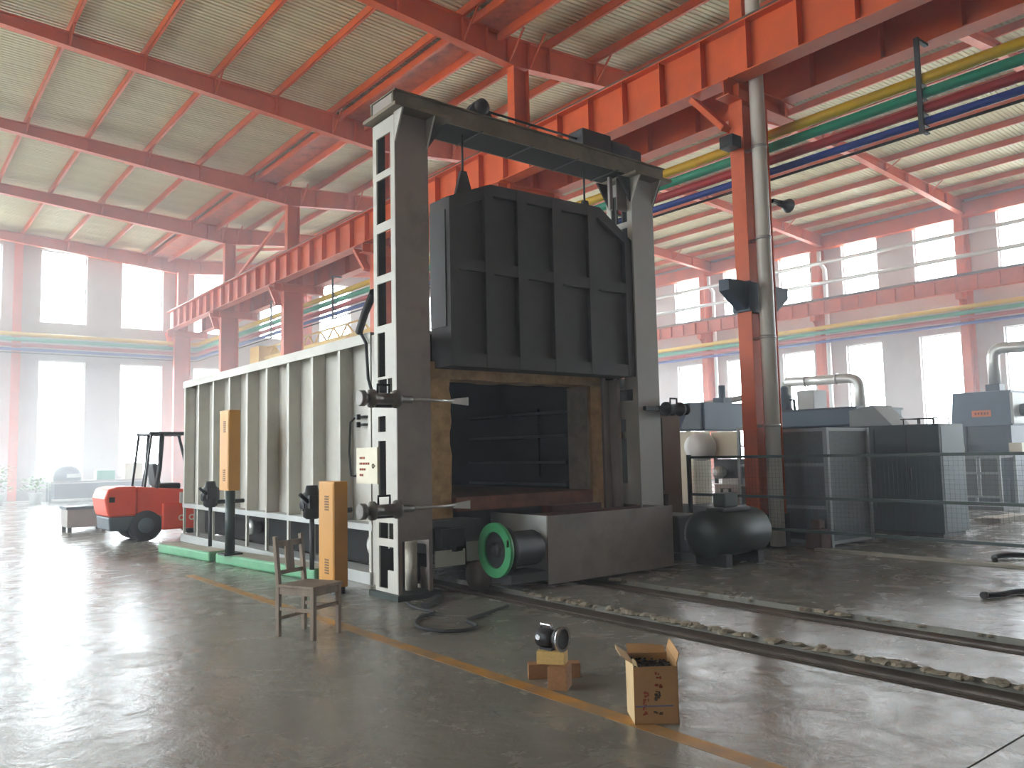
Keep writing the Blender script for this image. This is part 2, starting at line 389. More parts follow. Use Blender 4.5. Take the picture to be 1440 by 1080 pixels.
haze_box(.013, (12.61, YB+.02, .004), (XW-.02, YF-.02, 11.35), 'light haze over the machines along the right wall')


# ------------------------------------------------------------------ ceiling: corrugated sheets and purlins
ce = sempty('ceiling')
def sheet_mesh(xa, xb, w):
    mb = MB(); n = max(1, round((xb-xa)/6)); xs = [xa+(xb-xa)*i/n for i in range(n+1)]; prof = []
    y = 0; p = w/7
    for i in range(7): prof += [(y, 0), (y+p*.45, 0), (y+p*.55, .028), (y+p*.9, .028)]; y += p
    prof.append((w+.01, 0))
    for i in range(n):
        for j in range(len(prof)-1):
            q = []
            for xx, (yy, zz) in ((xs[i], prof[j]), (xs[i+1], prof[j]), (xs[i+1], prof[j+1]), (xs[i], prof[j+1])): q.append((xx, yy, ztop(xx)+.2+zz))
            mb.quad(q)
    return mb
SW = .95
for (xa, xb) in ((XL-.3, -1), (-1, 11.2), (11.2, 24), (24, XW+.4)):
    base = None; me2 = None; y = YB-.3; i = 0
    mb = sheet_mesh(xa, xb, SW); me = mb.mesh('roof_sheet', 'sheet'); me2 = mb.mesh('rooflight_sheet', 'translucent')
    while y < YF+.3:
        lightp = False
        o = bpy.data.objects.new('rooflight_sheet' if lightp else 'roof_sheet', me2 if lightp else me); COL.objects.link(o); o.parent = ce; o.location = (0, y, 0); y += SW; i += 1
px = [-12.5, -11, -9.4, -7.8, -6.2, -4.6, -3, -1.4, .1, 1.7, 3.3, 4.9, 6.55, 8.15, 9.75, 12.2, 13.7, 15.2, 16.8, 18.4, 20, 21.6, 23.2, 24.8, 26.4, 28, 29.6, 31.2, 32.7, 34]
for x in px:
    z = ztop(x)
    MB().box(x-.035, YB, z, x-.025, YF, z+.2).box(x-.035, YB, z, x+.035, YF, z+.012).box(x-.035, YB, z+.188, x+.035, YF, z+.2).build('purlin', 'orange', ce)
# eave beam over the right wall and valley gutter beside the centre columns
MB().box(XW-.35, YB, 10.55, XW-.02, YF, 10.62).box(XW-.1, YB, 10.62, XW-.02, YF, 11.2).build('eave_beam', 'orange', ce)
g = MB().box(9.95, YB, 10.80, 10.02, YF, 10.98).box(10.72, YB, 10.70, 10.79, YF, 10.98, 0).box(10.02, YB, 10.90, 10.72, YF, 10.93, 1)
g.build('valley_gutter', ['orange', 'orange_rust'], ce)

# rafters
def rafter(xs, y, label, group):
    o = thing('rafter', label, 'rafter', (xs[0], y, zbot(xs[0])), 0, group)
    web, fl_ = MB(), MB()
    for i in range(len(xs)-1):
        a, b = xs[i], xs[i+1]
        web.prism([(a, zbot(a)), (b, zbot(b)), (b, ztop(b)), (a, ztop(a))], 'y', y-.008, y+.008)
        fl_.prism([(a, zbot(a)-.014), (b, zbot(b)-.014), (b, zbot(b)), (a, zbot(a))], 'y', y-.11, y+.11)
        fl_.prism([(a, ztop(a)-.014), (b, ztop(b)-.014), (b, ztop(b)), (a, ztop(a))], 'y', y-.11, y+.11)
    web.build('web', 'orange', o); fl_.build('flange', 'orange', o)
    for x in xs[1:-1]:
        st = MB().box(x-.008, y-.1, zbot(x), x+.008, y+.1, ztop(x)); st.build('stiffener', 'orange', o)
    for x in xs[1:-1:2]:
        MB().bar((x, y-.05, zbot(x)+.02), (x, y-.62, ztop(x)-.02), .035, .035).build('fly_brace', 'orange', o)
lx = [-13, -11, -7.8, -4.6, -1.4, .1, 1.7, 3.3, 4.9, 6.55, 8.15, 9.75, 10.4, 11.0, 11.3]
rx = [11.3, 11.6, 12.2, 13.7, 15.2, 16.8, 18.4, 20, 22, 24, 26, 28, 29.6, 31.2, 32.7, 34.25]
nth = ['', 'nearest of the orange rafters over the left bay, crossing the top left', 'second orange rafter over the left bay, ending at the top of the furnace gantry', 'third orange rafter over the left bay, meeting the column left of the gantry', 'fourth orange rafter over the left bay, meeting the farthest clear column', 'last orange rafter over the left bay, lying against the far window wall']
nthr = ['orange rafter at the upper right corner, partly behind the yellow pipe', 'orange rafter right of the silver downpipe, reaching the wall column behind the press', 'orange rafter crossing behind the main column to the second wall column', 'orange rafter ending right beside the gantry at the third wall column', 'orange rafter of the right bay mostly hidden behind the furnace gantry', 'orange rafter of the right bay against the far end wall']
for k in range(1, 6): rafter(lx, YK[k] if k < 5 else 38.9, nth[k], 'left bay rafters')
for k in range(6): rafter(rx, YK[k] if k < 5 else 38.9, nthr[k], 'right bay rafters')

# ------------------------------------------------------------------ columns
def hsec(mb, x0, x1, y, w, z0, z1, t=.018):
    mb.box(x0, y-w/2, z0, x0+t, y+w/2, z1).box(x1-t, y-w/2, z0, x1, y+w/2, z1).box(x0+t, y-.008, z0, x1-t, y+.008, z1); return mb
cl = ['thick orange main column right of the furnace with the silver downpipe', 'orange column rising above the furnace gantry beam', 'orange column hidden behind the left gantry post', 'orange column standing just left of the gantry post behind the furnace', 'orange column behind the furnace, second left of the gantry post', 'pale orange column in the far end corner at the end of the crane beam']
for k, y in enumerate(YK):
    o = thing('steel_column', cl[k], 'column', (11.3, y, 0), 0, 'central steel columns')
    hsec(MB(), CX0, CX1, y, .26, 0.02, 7.2).build('lower_shaft', 'orange', o)
    zt = zbot(11)-.02
    hsec(MB(), 11.08, 11.52, y, .24, 7.5, zt).build('upper_shaft', 'orange', o)
    MB().box(10.62, y-.13, 7.2, 12.5, y+.13, 7.22).box(10.62, y-.13, 7.46, 12.5, y+.13, 7.48).box(10.66, y-.01, 7.22, 12.46, y+.01, 7.46).box(10.9, y-.12, 7.22, 10.93, y+.12, 7.46).box(12.2, y-.12, 7.22, 12.23, y+.12, 7.46).build('corbel', 'orange', o)
    for s in (1,):
        mb = MB()
        for xx in (10.87, 12.27):
            mb.bar((xx if xx < 11.3 else 11.62, y+s*.12, 6.75 if xx < 11.3 else 7.12), (xx, y+s*.75, 7.46), .24, .09)
        mb.build('knee_brace', 'orange', o)
    MB().box(10.85, y-.13, 0, 11.75, y+.2, .025).build('base_plate', 'dark', o)
    if k == 0: MB().box(10.9, y-.132, .026, 11.72, y+.2, .5).build('base_guard', 'black', o)
wl = ['orange wall column behind the press chimney on the right window wall', 'orange wall column with the white drainpipe on the right window wall', 'orange wall column seen between main column and gantry', 'orange wall column of the right wall hidden past the gantry', 'orange column of the right wall in its far corner']
for k, y in enumerate([13.72, 20.0, 26.4, 32.5, 38.7]):
    o = thing('wall_column', wl[k], 'column', (XW-.3, y, 0), 0, 'right wall columns')
    hsec(MB(), XW-.62, XW-.01, y, .3, .02, 10.6).build('shaft', 'orange', o)
    MB().box(XW-1.0, y-.12, 7.2, XW-.62, y+.12, 7.44).prism([(XW-1.0, 7.2), (XW-.62, 7.2), (XW-.62, 6.8)], 'y', y-.01, y+.01).build('corbel', 'orange', o)
    MB().box(XW-.72, y-.2, 0, XW-.01, y+.2, .02).build('base_plate', 'dark', o)
fw = ['pale pink orange column on the far wall at the left picture edge', 'orange column on the far wall just left of the furnace end', 'orange column on the far wall glimpsed behind the crane beams']
for k, x in enumerate([4.82, 11.38, 17.8]):
    if k == 1: x = 11.38
    o = thing('wall_column', fw[k], 'column', (x, YF-.2, 0), 0, 'far wall columns')
    mb = MB(); t = .018
    ya, yb = (YF-.42, YF-.01)
    mb.box(x-.14, ya, .02, x+.14, ya+t, 11).box(x-.14, yb-t, .02, x+.14, yb, 11).box(x-.008, ya+t, .02, x+.008, yb-t, 11)
    mb.build('shaft', 'orange', o); B(x-.22, ya-.06, 0, x+.22, yb, .02).build('base_plate', 'dark', o)
for a, b, lab in (((11.3, 32.2, 8.5), (11.3, 26.4, 10.15), 'orange diagonal brace rising between two columns above the crane beam'), ((11.45, 31.9, 9.9), (11.45, 26.5, 8.8), 'second orange diagonal brace crossing above the crane beam')):
    tag(MB().bar(a, b, .1, .1).build('diagonal_brace', 'orange'), lab, 'brace')

# ------------------------------------------------------------------ crane runway beams
def runway(x, label, z0, z1, y0, y1, w, sp, phase):
    o = thing('crane_runway_beam', label, 'crane beam', (x, y0, z0), 0, 'crane runway beams')
    B(x-.01, y0, z0+.02, x+.01, y1, z1-.02).build('web', 'orange', o)
    B(x-w/2, y0, z0, x+w/2, y1, z0+.02).build('flange', 'orange', o); B(x-w/2, y0, z1-.02, x+w/2, y1, z1).build('flange', 'orange', o)
    B(x-.04, y0, z1, x+.04, y1, z1+.12).build('crane_rail', 'rail', o)
    first = None; y = y0+phase
    while y < y1-.1:
        if first is None: first = B(x-w/2+.015, y-.008, z0+.02, x+w/2-.015, y+.008, z1-.02).build('stiffener', 'orange', o); yf = y
        else: inst(first, (0, y-yf, 0), o)
        y += sp
    return o
rb1 = runway(10.87, 'long orange crane beam with stiffeners on the furnace side of the columns', 7.5, 8.36, YB+.2, 38.9, .34, .9, .44)
runway(12.28, 'dark orange crane beam behind the columns over the coloured pipes', 7.5, 8.3, YB+.2, 38.9, .34, 1.2, .5)
runway(XW-.95, 'orange crane beam along the right window wall between window rows', 7.46, 8.05, YB+.2, 38.9, .26, .8, .4)

ye = [1.6] + YK
for a, b in zip(ye, ye[1:]): B(11.05, a+.16, 8.36, 12.1, b-.16, 8.375).build('added_shade_plate', 'orange', rb1)  # plates added between the crane beams to keep light off the second web
B(11.05, YB+.3, 8.36, 12.1, 1.45, 8.375).build('added_shade_plate', 'orange', rb1)
# ------------------------------------------------------------------ coloured service pipes
def pipe_run(name, label, pts, r, m, cat='pipe', group=None, n=10):
    return tag(MB().tube(pts, r, n).build(name, m), label, cat, group)
def bend(p, c, q, r=.25, n=5):
    p, c, q = Vector(p), Vector(c), Vector(q); a = c+(p-c).normalized()*r; b = c+(q-c).normalized()*r
    return [p] + [(a*(1-t)*(1-t) + c*2*t*(1-t) + b*t*t) for t in [i/n for i in range(n+1)]] + [q]
PC = [('yellow', 'yellow', 6.9, .085), ('green', 'pgreen', 6.68, .08), ('red', 'pred', 6.45, .075), ('blue', 'pblue', 6.26, .06), ('black', 'rubber', 6.12, .022)]
for nm, m, z, r in PC:
    pts = bend((12.0, YB+.3, z), (12.0, YF-.75, z), (XL+.3, YF-.75, z), .4)
    pipe_run('service_pipe', nm + ' pipe running beside the columns and along the far wall' if nm != 'black' else 'thin black cable under the blue pipe beside the columns', pts, r, m, 'pipe' if nm != 'black' else 'cable', 'column service pipes')
for nm, m, z, r in PC[:4]:
    pipe_run('service_pipe', nm + ' pipe along the right wall under its crane beam', [(XW-.75, YB+.3, z-.02), (XW-.75, YF-.9, z-.02)], r*1.05, m, 'pipe', 'right wall service pipes')
hl = ['black pipe hanger at upper right carrying the coloured pipes', 'black pipe hanger behind the right gantry post', 'black pipe hanger behind the gantry', 'black pipe hanger left of the gantry post above the furnace', 'black pipe hanger between the two columns behind the furnace']
for k, y in enumerate([5.24, 11.4, 17.2, 24.3, 29.5]):
    mb = MB().box(11.86, y-.035, 6.05, 11.90, y+.035, 7.5).box(11.86, y-.03, 7.46, 12.2, y+.03, 7.5)
    for _, _, z, r in PC: mb.box(11.9, y-.03, z-r-.022, 12.07, y+.03, z-r)
    tag(mb.build('pipe_hanger', 'black'), hl[k], 'hanger', 'pipe hangers')
for z, lab in ((9.73, 'upper pale pipe crossing the high windows of the right wall'), (8.82, 'lower pale pipe crossing the high windows of the right wall')):
    pipe_run('wall_pipe', lab, [(33.2, YB+.3, z), (33.2, YF-.3, z)], .085, 'silver', 'pipe', 'high window pipes')
    br = None
# downpipes
dp = thing('downpipe', 'silver round downpipe strapped to the main orange column', 'downpipe', (11.18, 7.5, 0))
MB().tube([(11.18, 7.5, .03), (11.18, 7.5, 10.3)], .118, 20).build('pipe', 'pipewhite', dp)
for z in (1.9, 3.3, 4.9, 6.4): MB().ring((11.18, 7.5, z), 'z', .118, .126, .05).box(11.14, 7.6, z-.02, 11.22, 7.745, z+.02).build('strap', 'silver', dp)
for y, lab, r in ((19.55, 'white drainpipe beside the second orange wall column', .1), (25.75, 'white drainpipe on the right wall left of the main column', .09)):
    tag(MB().tube([(33.75, y+.25, 10.4), (33.75, y+.25, 9.9), (33.75, y, 9.55), (33.75, y, .05)], r, 12).build('drainpipe', 'white'), lab, 'drainpipe')
# bracket and lamps on the main column
bk = thing('column_bracket', 'dark bracket with gusset plates round the main column', 'bracket', (11.3, 7.4, 3.7))
B(10.88, 7.6, 3.72, 10.945, 7.93, 4.2).build('collar_plate', 'navy', bk); B(10.975, 7.64, 3.72, 11.62, 7.74, 4.2).build('web_plate', 'navy', bk)
MB().prism([(10.45, 4.2), (10.88, 4.2), (10.88, 3.74), (10.45, 4.02)], 'y', 7.66, 7.86).build('gusset', 'navy', bk, .008)
MB().prism([(11.655, 4.2), (12.05, 4.2), (12.05, 4.02), (11.655, 3.74)], 'y', 7.66, 7.86).build('gusset', 'navy', bk, .008)
fl_ = thing('floodlight', 'small dark floodlight on the furnace side of the main column', 'lamp', (10.8, 7.75, 6.3))
MB().box(10.62, 7.6, 6.35, 10.86, 7.86, 6.55).build('housing', 'black', fl_, .015); MB().box(10.60, 7.63, 6.38, 10.62, 7.83, 6.52).build('lens', 'glass', fl_); MB().box(10.84, 7.7, 6.4, 10.95, 7.76, 6.46).build('arm', 'black', fl_)
sp_ = thing('horn_speaker', 'small dark horn on the right side of the main column', 'horn', (11.9, 7.75, 5.5))
MB().lathe((11.85, 7.6, 5.62), [(.05, -.02), (.06, .1), (.12, .25)], axis='x').build('horn', 'black', sp_); MB().box(11.65, 7.58, 5.6, 11.86, 7.64, 5.66).build('arm', 'black', sp_)

# ------------------------------------------------------------------ furnace
FX0, FX1, FY0, FY1 = 4.9, 8.5, 8.22, 16.5
fu = thing('heat_treatment_furnace', 'long grey ribbed bogie furnace with a dark open mouth', 'furnace', (6.69, 12.3, 0))
B(5.10, 9.0, .72, 5.14, FY1, 3.04).build('side_panel', 'grey', fu)
for k in range(10):
    y = 9.02 + .83*k
    r = MB().box(4.93, y-.012, .66, 5.1, y+.012, 3.02).box(4.9, y-.035, .66, 4.93, y+.035, 3.02).box(4.9, y-.03, .12, 4.94, y+.03, .66).build('side_rib', 'grey', fu)
MB().box(4.88, 8.95, 3.02, 5.2, FY1+.05, 3.09).box(4.88, 8.95, 2.96, 4.9, FY1+.05, 3.02).build('top_rail', 'grey', fu)
MB().box(4.89, 8.95, .64, 5.14, FY1+.03, .72).build('bottom_rail', 'grey_light', fu)
B(4.86, 8.95, 0, 5.2, FY1+.03, .14).build('base_beam', 'grey_light', fu)
B(5.30, 8.6, .14, 5.34, FY1, .64).build('undercarriage_shade', 'inner', fu)  # black sheet standing in for the shaded void below the furnace
for y in (9.35, 13.55):
    MB().lathe((5.2, y, .42), [(.05, -.14), (.13, -.1), (.13, -.06), (.09, -.02), (.09, .08)], axis='x').build('burner_flange', 'silver', fu)
B(5.14, 8.3, 2.98, 8.3, FY1, 3.06).build('roof_plate', 'grey', fu)
B(8.3, 8.3, .1, 8.34, FY1, 3.06).build('side_panel', 'grey', fu)
B(5.1, FY1-.05, .1, 8.34, FY1, 3.06).build('rear_panel', 'grey', fu)
# near end frame behind the gantry posts
MB().box(4.9, 8.55, 0, 5.1, 8.95, 3.05).build('end_frame', 'grey', fu)
MB().box(4.95, 8.22, 2.62, 8.5, 8.32, 3.0).box(4.95, 8.22, .1, 5.24, 8.32, 2.62).box(8.05, 8.22, .1, 8.5, 8.32, 2.62).build('front_plate', 'dark', fu)
def rough_bar(nm, x0, z0, x1, z1, m, amp, seed, y0=8.14, y1=8.52, along='z', side=None):
    mb = MB(); n = 14; rr = random.Random(seed); pts = []
    for i in range(n+1):
        t = i/n; d = rr.uniform(-amp, amp)
        if along == 'z': pts.append((x0+(d if side == 'lo' else 0), x1+(d if side == 'hi' else 0), z0+(z1-z0)*t))
        else: pts.append((z0+(d if side == 'lo' else 0), z1+(d if side == 'hi' else 0), x0+(x1-x0)*t))
    for i in range(n):
        a, b = pts[i], pts[i+1]; v = []
        for q in (a, b):
            for e in (0, 1):
                for yy in (y0, y1):
                    v.append((q[e], yy, q[2]) if along == 'z' else (q[2], yy, q[e]))
        bb = len(mb.v); mb.v += v
        for f in ((0, 2, 6, 4), (1, 5, 7, 3), (0, 4, 5, 1), (2, 3, 7, 6)): mb.f.append(tuple(bb+j for j in f)); mb.m.append(0); mb.s.append(False)
    return mb.build(nm, m, fu)
o = rough_bar('door_jamb', 5.22, .62, 5.52, 2.47, 'fibre', .018, 1, side='hi'); o['label'] = 'left ragged fibre jamb'
o = rough_bar('door_jamb', 7.86, .62, 8.06, 2.5, 'fibre', .01, 2, y1=8.2, side='lo'); o['label'] = 'right brown fibre jamb'
rough_bar('door_lintel', 5.22, 2.46, 8.06, 2.66, 'fibre', .012, 3, along='x', side='lo')
B(7.855, 8.205, .62, 7.95, 8.62, 2.46).build('jamb_reveal', 'fibre_grey', fu)
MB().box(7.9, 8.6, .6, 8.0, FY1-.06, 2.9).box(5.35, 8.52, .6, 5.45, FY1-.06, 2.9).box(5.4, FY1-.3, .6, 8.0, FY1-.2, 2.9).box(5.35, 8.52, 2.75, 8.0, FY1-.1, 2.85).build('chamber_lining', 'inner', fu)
for z in (2.13, 1.79, 1.41, 1.09): MB().box(7.80, 8.62, z-.02, 7.9, 11.0, z+.02).build('heater_shelf', 'band', fu)
for y in (9.3,): MB().box(7.86, y-.015, 1.2, 7.9, y+.015, 2.2).build('heater_hanger', 'inner', fu)
# guide frame right of the mouth
MB().box(8.10, 8.14, .3, 8.16, 8.22, 2.62).box(8.24, 8.0, .3, 8.30, 8.22, 2.55).box(8.16, 8.16, .3, 8.24, 8.22, 2.55).build('door_guide', 'grey_mid', fu)

# trolley with hearth
tr = thing('furnace_bogie', 'wheeled furnace bogie with steel front box and green wheel drive', 'trolley', (6.69, 8, 0))
mb = MB()
B(5.54, 8.08, .87, 7.79, 15.9, 1.035).build('hearth', 'hearth', tr)
B(6.9, 7.92, .76, 7.79, 8.12, .87).build('hearth_lip', 'redpart', tr)
B(5.56, 8.36, .42, 7.8, 15.9, .87).build('chassis', 'dark', tr)
B(6.24, 7.24, .03, 8.43, 7.262, .815).build('front_plate', 'plate', tr, .004)
MB().box(6.24, 7.262, .1, 6.26, 8.34, .815).build('side_plate', 'white', tr)
MB().box(8.41, 7.262, .1, 8.43, 8.1, .81).build('side_plate', 'plate', tr)
MB().box(6.3, 7.4, .7, 8.38, 7.46, .79).box(6.3, 7.75, .7, 8.38, 7.82, .8).build('box_stay', 'redpart', tr)
B(6.26, 7.262, .03, 8.41, 8.1, .06).build('box_floor', 'dark', tr)
MB().ring((5.6, 7.4, .47), 'x', .205, .305, .05, 48).build('green_wheel', 'green', tr)
MB().box(5.575, 7.125, .52, 5.58, 7.165, .60, 0).build('paint_mark', 'plate_orange', tr)
MB().lathe((5.6, 7.4, .47), [(.215, .02), (.215, .04), (.21, .045), (.09, .05), (.08, -.01), (.04, -.02)][::-1], axis='x', n=24).build('wheel_hub', 'black', tr)
MB().lathe((5.64, 7.4, .46), [(.12, 0), (.25, .03), (.25, .12), (.2, .14), (.2, .5), (.17, .56)], axis='x', n=28).build('drive_motor', 'black', tr)
MB().box(5.66, 7.2, .1, 6.2, 7.6, .2).build('motor_base', 'dark', tr)
MB().box(5.02, 7.74, .3, 5.42, 7.76, .48).build('skirt_plate', 'white', tr); MB().box(5.45, 7.74, .33, 5.75, 7.76, .55).build('skirt_plate', 'grey_light', tr)
MB().box(5.0, 7.8, .44, 5.7, 8.2, .8).build('seal_trough', 'dark', tr)
MB().cbox((5.2, 7.72, .62), (.3, .14, .2), 0).cbox((5.33, 7.78, .53), (.2, .12, .14), .4).tube([(5.02, 7.72, .72), (5.3, 7.74, .7)], .035).build('drive_linkage', 'black', tr)
for x in (5.59, 6.95):
    for y in (7.75, 10.0, 12.5, 15): MB().lathe((x, y, .16), [(.05, -.06), (.16, -.05), (.16, .03), (.19, .035), (.19, .06), (.05, .07)], axis='x', n=24).build('wheel', 'rail', tr)

# ------------------------------------------------------------------ door gantry
ga = thing('furnace_door_gantry', 'tall grey steel portal carrying the lifted furnace door', 'gantry', (6.69, 8, 0))
Zb = [.06, .30, .556, .641, .813, 1.05, 1.245, 1.72, 1.82, 1.997, 2.252, 2.412, 2.944, 3.025, 3.512, 3.602, 4.102, 4.21, 4.723, 4.806, 5.224, 5.40]
def side_ladder(x, mir):
    mb = MB(); t = .02; ya, yb = 7.77, 8.25
    mb.box(x, ya, .06, x+t, 7.85, 5.4).box(x, 8.17, .06, x+t, yb, 5.4)
    solid = [(.06, .1), (.556, .641), (.813, 1.1), (1.245, 1.245), (1.72, 1.82), (1.997, 2.252), (2.412, 2.44), (2.944, 3.025), (3.512, 3.602), (4.102, 4.21), (4.723, 4.806), (5.224, 5.40)]
    for a, b in solid:
        if b > a: mb.box(x, 7.85, a, x+t, 8.17, b)
    for a, b in ((.1, .3), (1.1, 1.72), (1.82, 1.997), (2.44, 2.944)): mb.box(x, 7.85, a, x+t, 8.0 if a != .1 else 7.98, b)
    mb.prism([(7.75, 5.0), (7.85, 5.0), (7.72, 5.44), (7.68, 5.44)], 'x', x, x+t) if False else None
    return mb
for s, (x0, x1) in enumerate(((4.55, 4.99), (8.40, 8.84))):
    B(x0, 7.75, .62, x1, 7.77, 5.42).build('post_face', 'grey_mid' if s == 0 else 'grey_light', ga)
    MB().box(x0, 7.75, .06, x0+.05, 7.77, .62).box(x1-.05, 7.75, .06, x1, 7.77, .62).build('post_foot_edge', 'grey_mid', ga)
    MB().box(x0+.02, 8.23, .06, x0+.15, 8.25, 5.42).box(x1-.13, 8.23, .06, x1-.02, 8.25, 5.42).box(x0+.15, 8.235, .06, x1-.13, 8.245, 2.6 if s else .5).build('post_back', 'dark', ga)
    side_ladder(x0, 0).build('post_side', 'grey', ga); side_ladder(x1-.02, 1).build('post_side', 'grey_mid', ga)
    MB().box(x0-.06, 7.66, 0, x1+.06, 8.3, .06).build('base_plate', 'green_dark', ga)
    MB().tube([((x0+x1)/2+.06, 7.95, .06), ((x0+x1)/2+.06, 7.95, .6)], .07, 14).build('counterweight_tube', 'fibre_grey', ga)
    MB().box(x0-.1, 7.56, 5.42, x1+.22, 8.3, 5.46).build('cap_plate', 'beamdk', ga)
    for xx in (x0, x1-.02): MB().prism([(7.75, 5.08), (7.75, 5.42), (7.58, 5.42)], 'x', xx, xx+.02).build('cap_gusset', 'grey', ga)
    for yy in (7.78, 8.2):
        xg = x1 if s == 0 else x0; d = .24 if s == 0 else -.24
        MB().prism([(xg, 5.42), (xg+d, 5.42), (xg, 5.08)], 'y', yy-.012, yy+.012).build('gusset', 'dark', ga)
    d = -.2 if s == 0 else .2; xg = x0 if s == 0 else x1
    if s == 1: MB().prism([(xg, 5.42), (xg+d, 5.42), (xg, 5.0)], 'y', 7.77, 7.80).build('gusset', 'dark', ga)
MB().box(4.53, 7.74, 5.46, 9.08, 7.76, 5.66).box(4.53, 8.24, 5.46, 9.08, 8.26, 5.66).box(4.53, 7.70, 5.66, 9.08, 8.28, 5.675).build('top_beam', 'beamdk', ga)
B(4.535, 7.78, 5.48, 4.55, 8.22, 5.65).build('beam_end_plate', 'grey_mid', ga)
for x in (5.75, 6.55, 7.35, 8.1): B(x-.01, 7.7, 5.45, x+.01, 8.26, 5.46).build('beam_batten', 'dark', ga)
B(4.53, 7.76, 5.46, 9.08, 8.24, 5.475).build('soffit_shade', 'inner', ga)  # black sheet, the shade under the gantry beam put into its colour
# hoist on the beam
MB().prism([(5.62, 5.675), (6.12, 5.675), (5.98, 5.9), (5.78, 5.9)], 'y', 7.9, 8.02).lathe((5.88, 7.85, 5.86), [(.04, -.02), (.1, 0), (.1, .12), (.04, .14)], axis='y').build('sheave_block', 'dark', ga)
MB().box(7.55, 7.82, 5.675, 8.1, 8.12, 5.98).lathe((8.28, 7.95, 5.83), [(.06, -.2), (.14, -.18), (.14, .22), (.06, .25)], axis='x').box(8.5, 7.85, 5.675, 8.75, 8.05, 5.9).build('hoist_gearbox', 'dark', ga, .015)
MB().tube([(5.95, 7.95, 5.86), (7.6, 7.95, 5.86)], .016, 10).build('hoist_shaft', 'black', ga)
for x in (5.62, 7.67): MB().tube([(x, 7.95, 4.95), (x, 7.95, 5.7)], .014, 8).build('lift_chain', 'black', ga)
MB().box(8.12, 7.9, 4.95, 8.18, 7.94, 5.42).box(8.22, 7.86, 4.95, 8.4, 7.88, 5.42).build('chain_guard', 'grey_mid', ga)
def clamp(x0, sx, z, full):
    y = 7.66
    c = MB().lathe((x0, y, z), [(.075*1, sx*-.02), (.085, sx*-.005), (.085, sx*.04), (.05, sx*.05), (.05, sx*.1), (.1, sx*.11), (.1, sx*.15), (.062, sx*.16), (.062, sx*.4), (.1, sx*.41), (.1, sx*.45), (.04, sx*.46), (.04, sx*.62), (.02, sx*.64)], axis='x', n=20)
    if sx < 0: c.f = [tuple(reversed(f)) for f in c.f]
    o = c.build('clamp_cylinder', 'clampsteel' if full else 'black', ga)
    MB().tube([(x0+sx*.2, y, z+.06), (x0+sx*.2, y, z+.15), (x0+sx*.34, y, z+.15), (x0+sx*.34, y, z+.06)], .014, 8).box(min(x0+sx*.2, x0+sx*.42), y+.05, z-.09, max(x0+sx*.2, x0+sx*.42), 7.76, z-.05).build('hose_port', 'black', o)
    if not full:
        MB().box(8.42, y-.03, z-.03, x0-.4, y+.03, z+.03).build('rod', 'black', o); return
    MB().tube([(x0+sx*.62, y, z), (x0+sx*1.18, y, z)], .016, 8).build('rod', 'silver', o)
    MB().prism([(x0+sx*1.15, z-.03), (x0+sx*1.38, z-.05), (x0+sx*1.38, z+.045), (x0+sx*1.15, z+.02)], 'y', y-.01, y+.012).build('paddle', 'silver', o)
for z in (2.16, .98): clamp(4.06, 1, z, True)
clamp(9.3, -1, 2.13, False)

# furnace door
dr = thing('furnace_door', 'soot black ribbed furnace door raised under the gantry beam', 'door', (6.85, 8, 2.58))
prof = [(5.3, 2.58), (8.40, 2.58), (8.40, 4.52), (7.8, 4.9), (5.92, 4.86), (5.3, 4.6)]
MB().prism(prof, 'y', 7.84, 8.2).build('door_slab', 'door', dr)
rb = MB()
for a, b in ((5.3, 5.43), (5.82, 5.95), (6.33, 6.49), (6.92, 7.08), (7.56, 7.72), (8.26, 8.40)):
    def zt(x):
        for (xa, za), (xb, zb) in zip(prof[2:], prof[3:]):
            if xb <= x <= xa: return za+(zb-za)*(x-xa)/(xb-xa)
        return 4.6
    MB().prism([(a, 2.58), (b, 2.58), (b, zt(b)-.01), (a, zt(a)-.01)], 'y', 7.78, 7.84).build('door_rib', 'door', dr)
MB().box(5.43, 7.785, 3.74, 8.26, 7.84, 3.88).build('cross_rib', 'door', dr)
MB().box(5.43, 7.785, 2.58, 8.26, 7.84, 2.74).build('bottom_rib', 'door', dr)
MB().prism([(5.43, 4.64), (5.92, 4.85), (7.8, 4.89), (8.26, 4.6), (8.26, 4.46), (7.76, 4.74), (5.95, 4.71), (5.43, 4.5)], 'y', 7.785, 7.84).build('top_rib', 'door', dr)
MB().box(5.285, 7.86, 3.05, 5.3, 8.19, 4.45).build('side_seal', 'dark', dr)
for x in (5.62, 7.67): MB().prism([(x-.12, 4.7), (x+.12, 4.75), (x+.04, 5.0), (x-.04, 5.0)], 'y', 7.92, 7.97).build('lifting_lug', 'door', dr)

# cable and notice on the gantry
tag(MB().tube([(4.58, 8.31, 3.45), (4.7, 8.75, 3.28), (4.84, 9.16, 3.12)], .05, 8).tube([(4.84, 9.14, 3.12), (4.84, 8.98, 2.95), (4.80, 8.86, 2.5), (4.70, 8.55, 2.25), (4.62, 8.31, 2.2)], .02, 8).build('power_cable', 'rubber'), 'black cable sagging from the gantry post down the furnace side', 'cable')
nb = thing('notice_board', 'cream notice plate with rows of red-brown writing on gantry post', 'sign', (4.52, 8.36, 1.24))
B(4.50, 8.11, 1.24, 4.52, 8.6, 1.65).build('plate', 'cream', nb)
rr = random.Random(3)
for k in range(4):
    mb = MB(); y = 8.52
    while y > 8.24:
        w = rr.uniform(.02, .05); mb.box(4.497, y-w, 1.52-.065*k, 4.5, y, 1.545-.065*k); y -= w+.012
        if rr.random() < .18: break
    mb.build('writing_line', 'inkred', nb)
MB().ring((4.497, 8.2, 1.44), 'x', .012, .028, .004, 16).box(4.496, 8.155, 1.432, 4.499, 8.19, 1.448).build('round_mark', 'inkdark', nb)

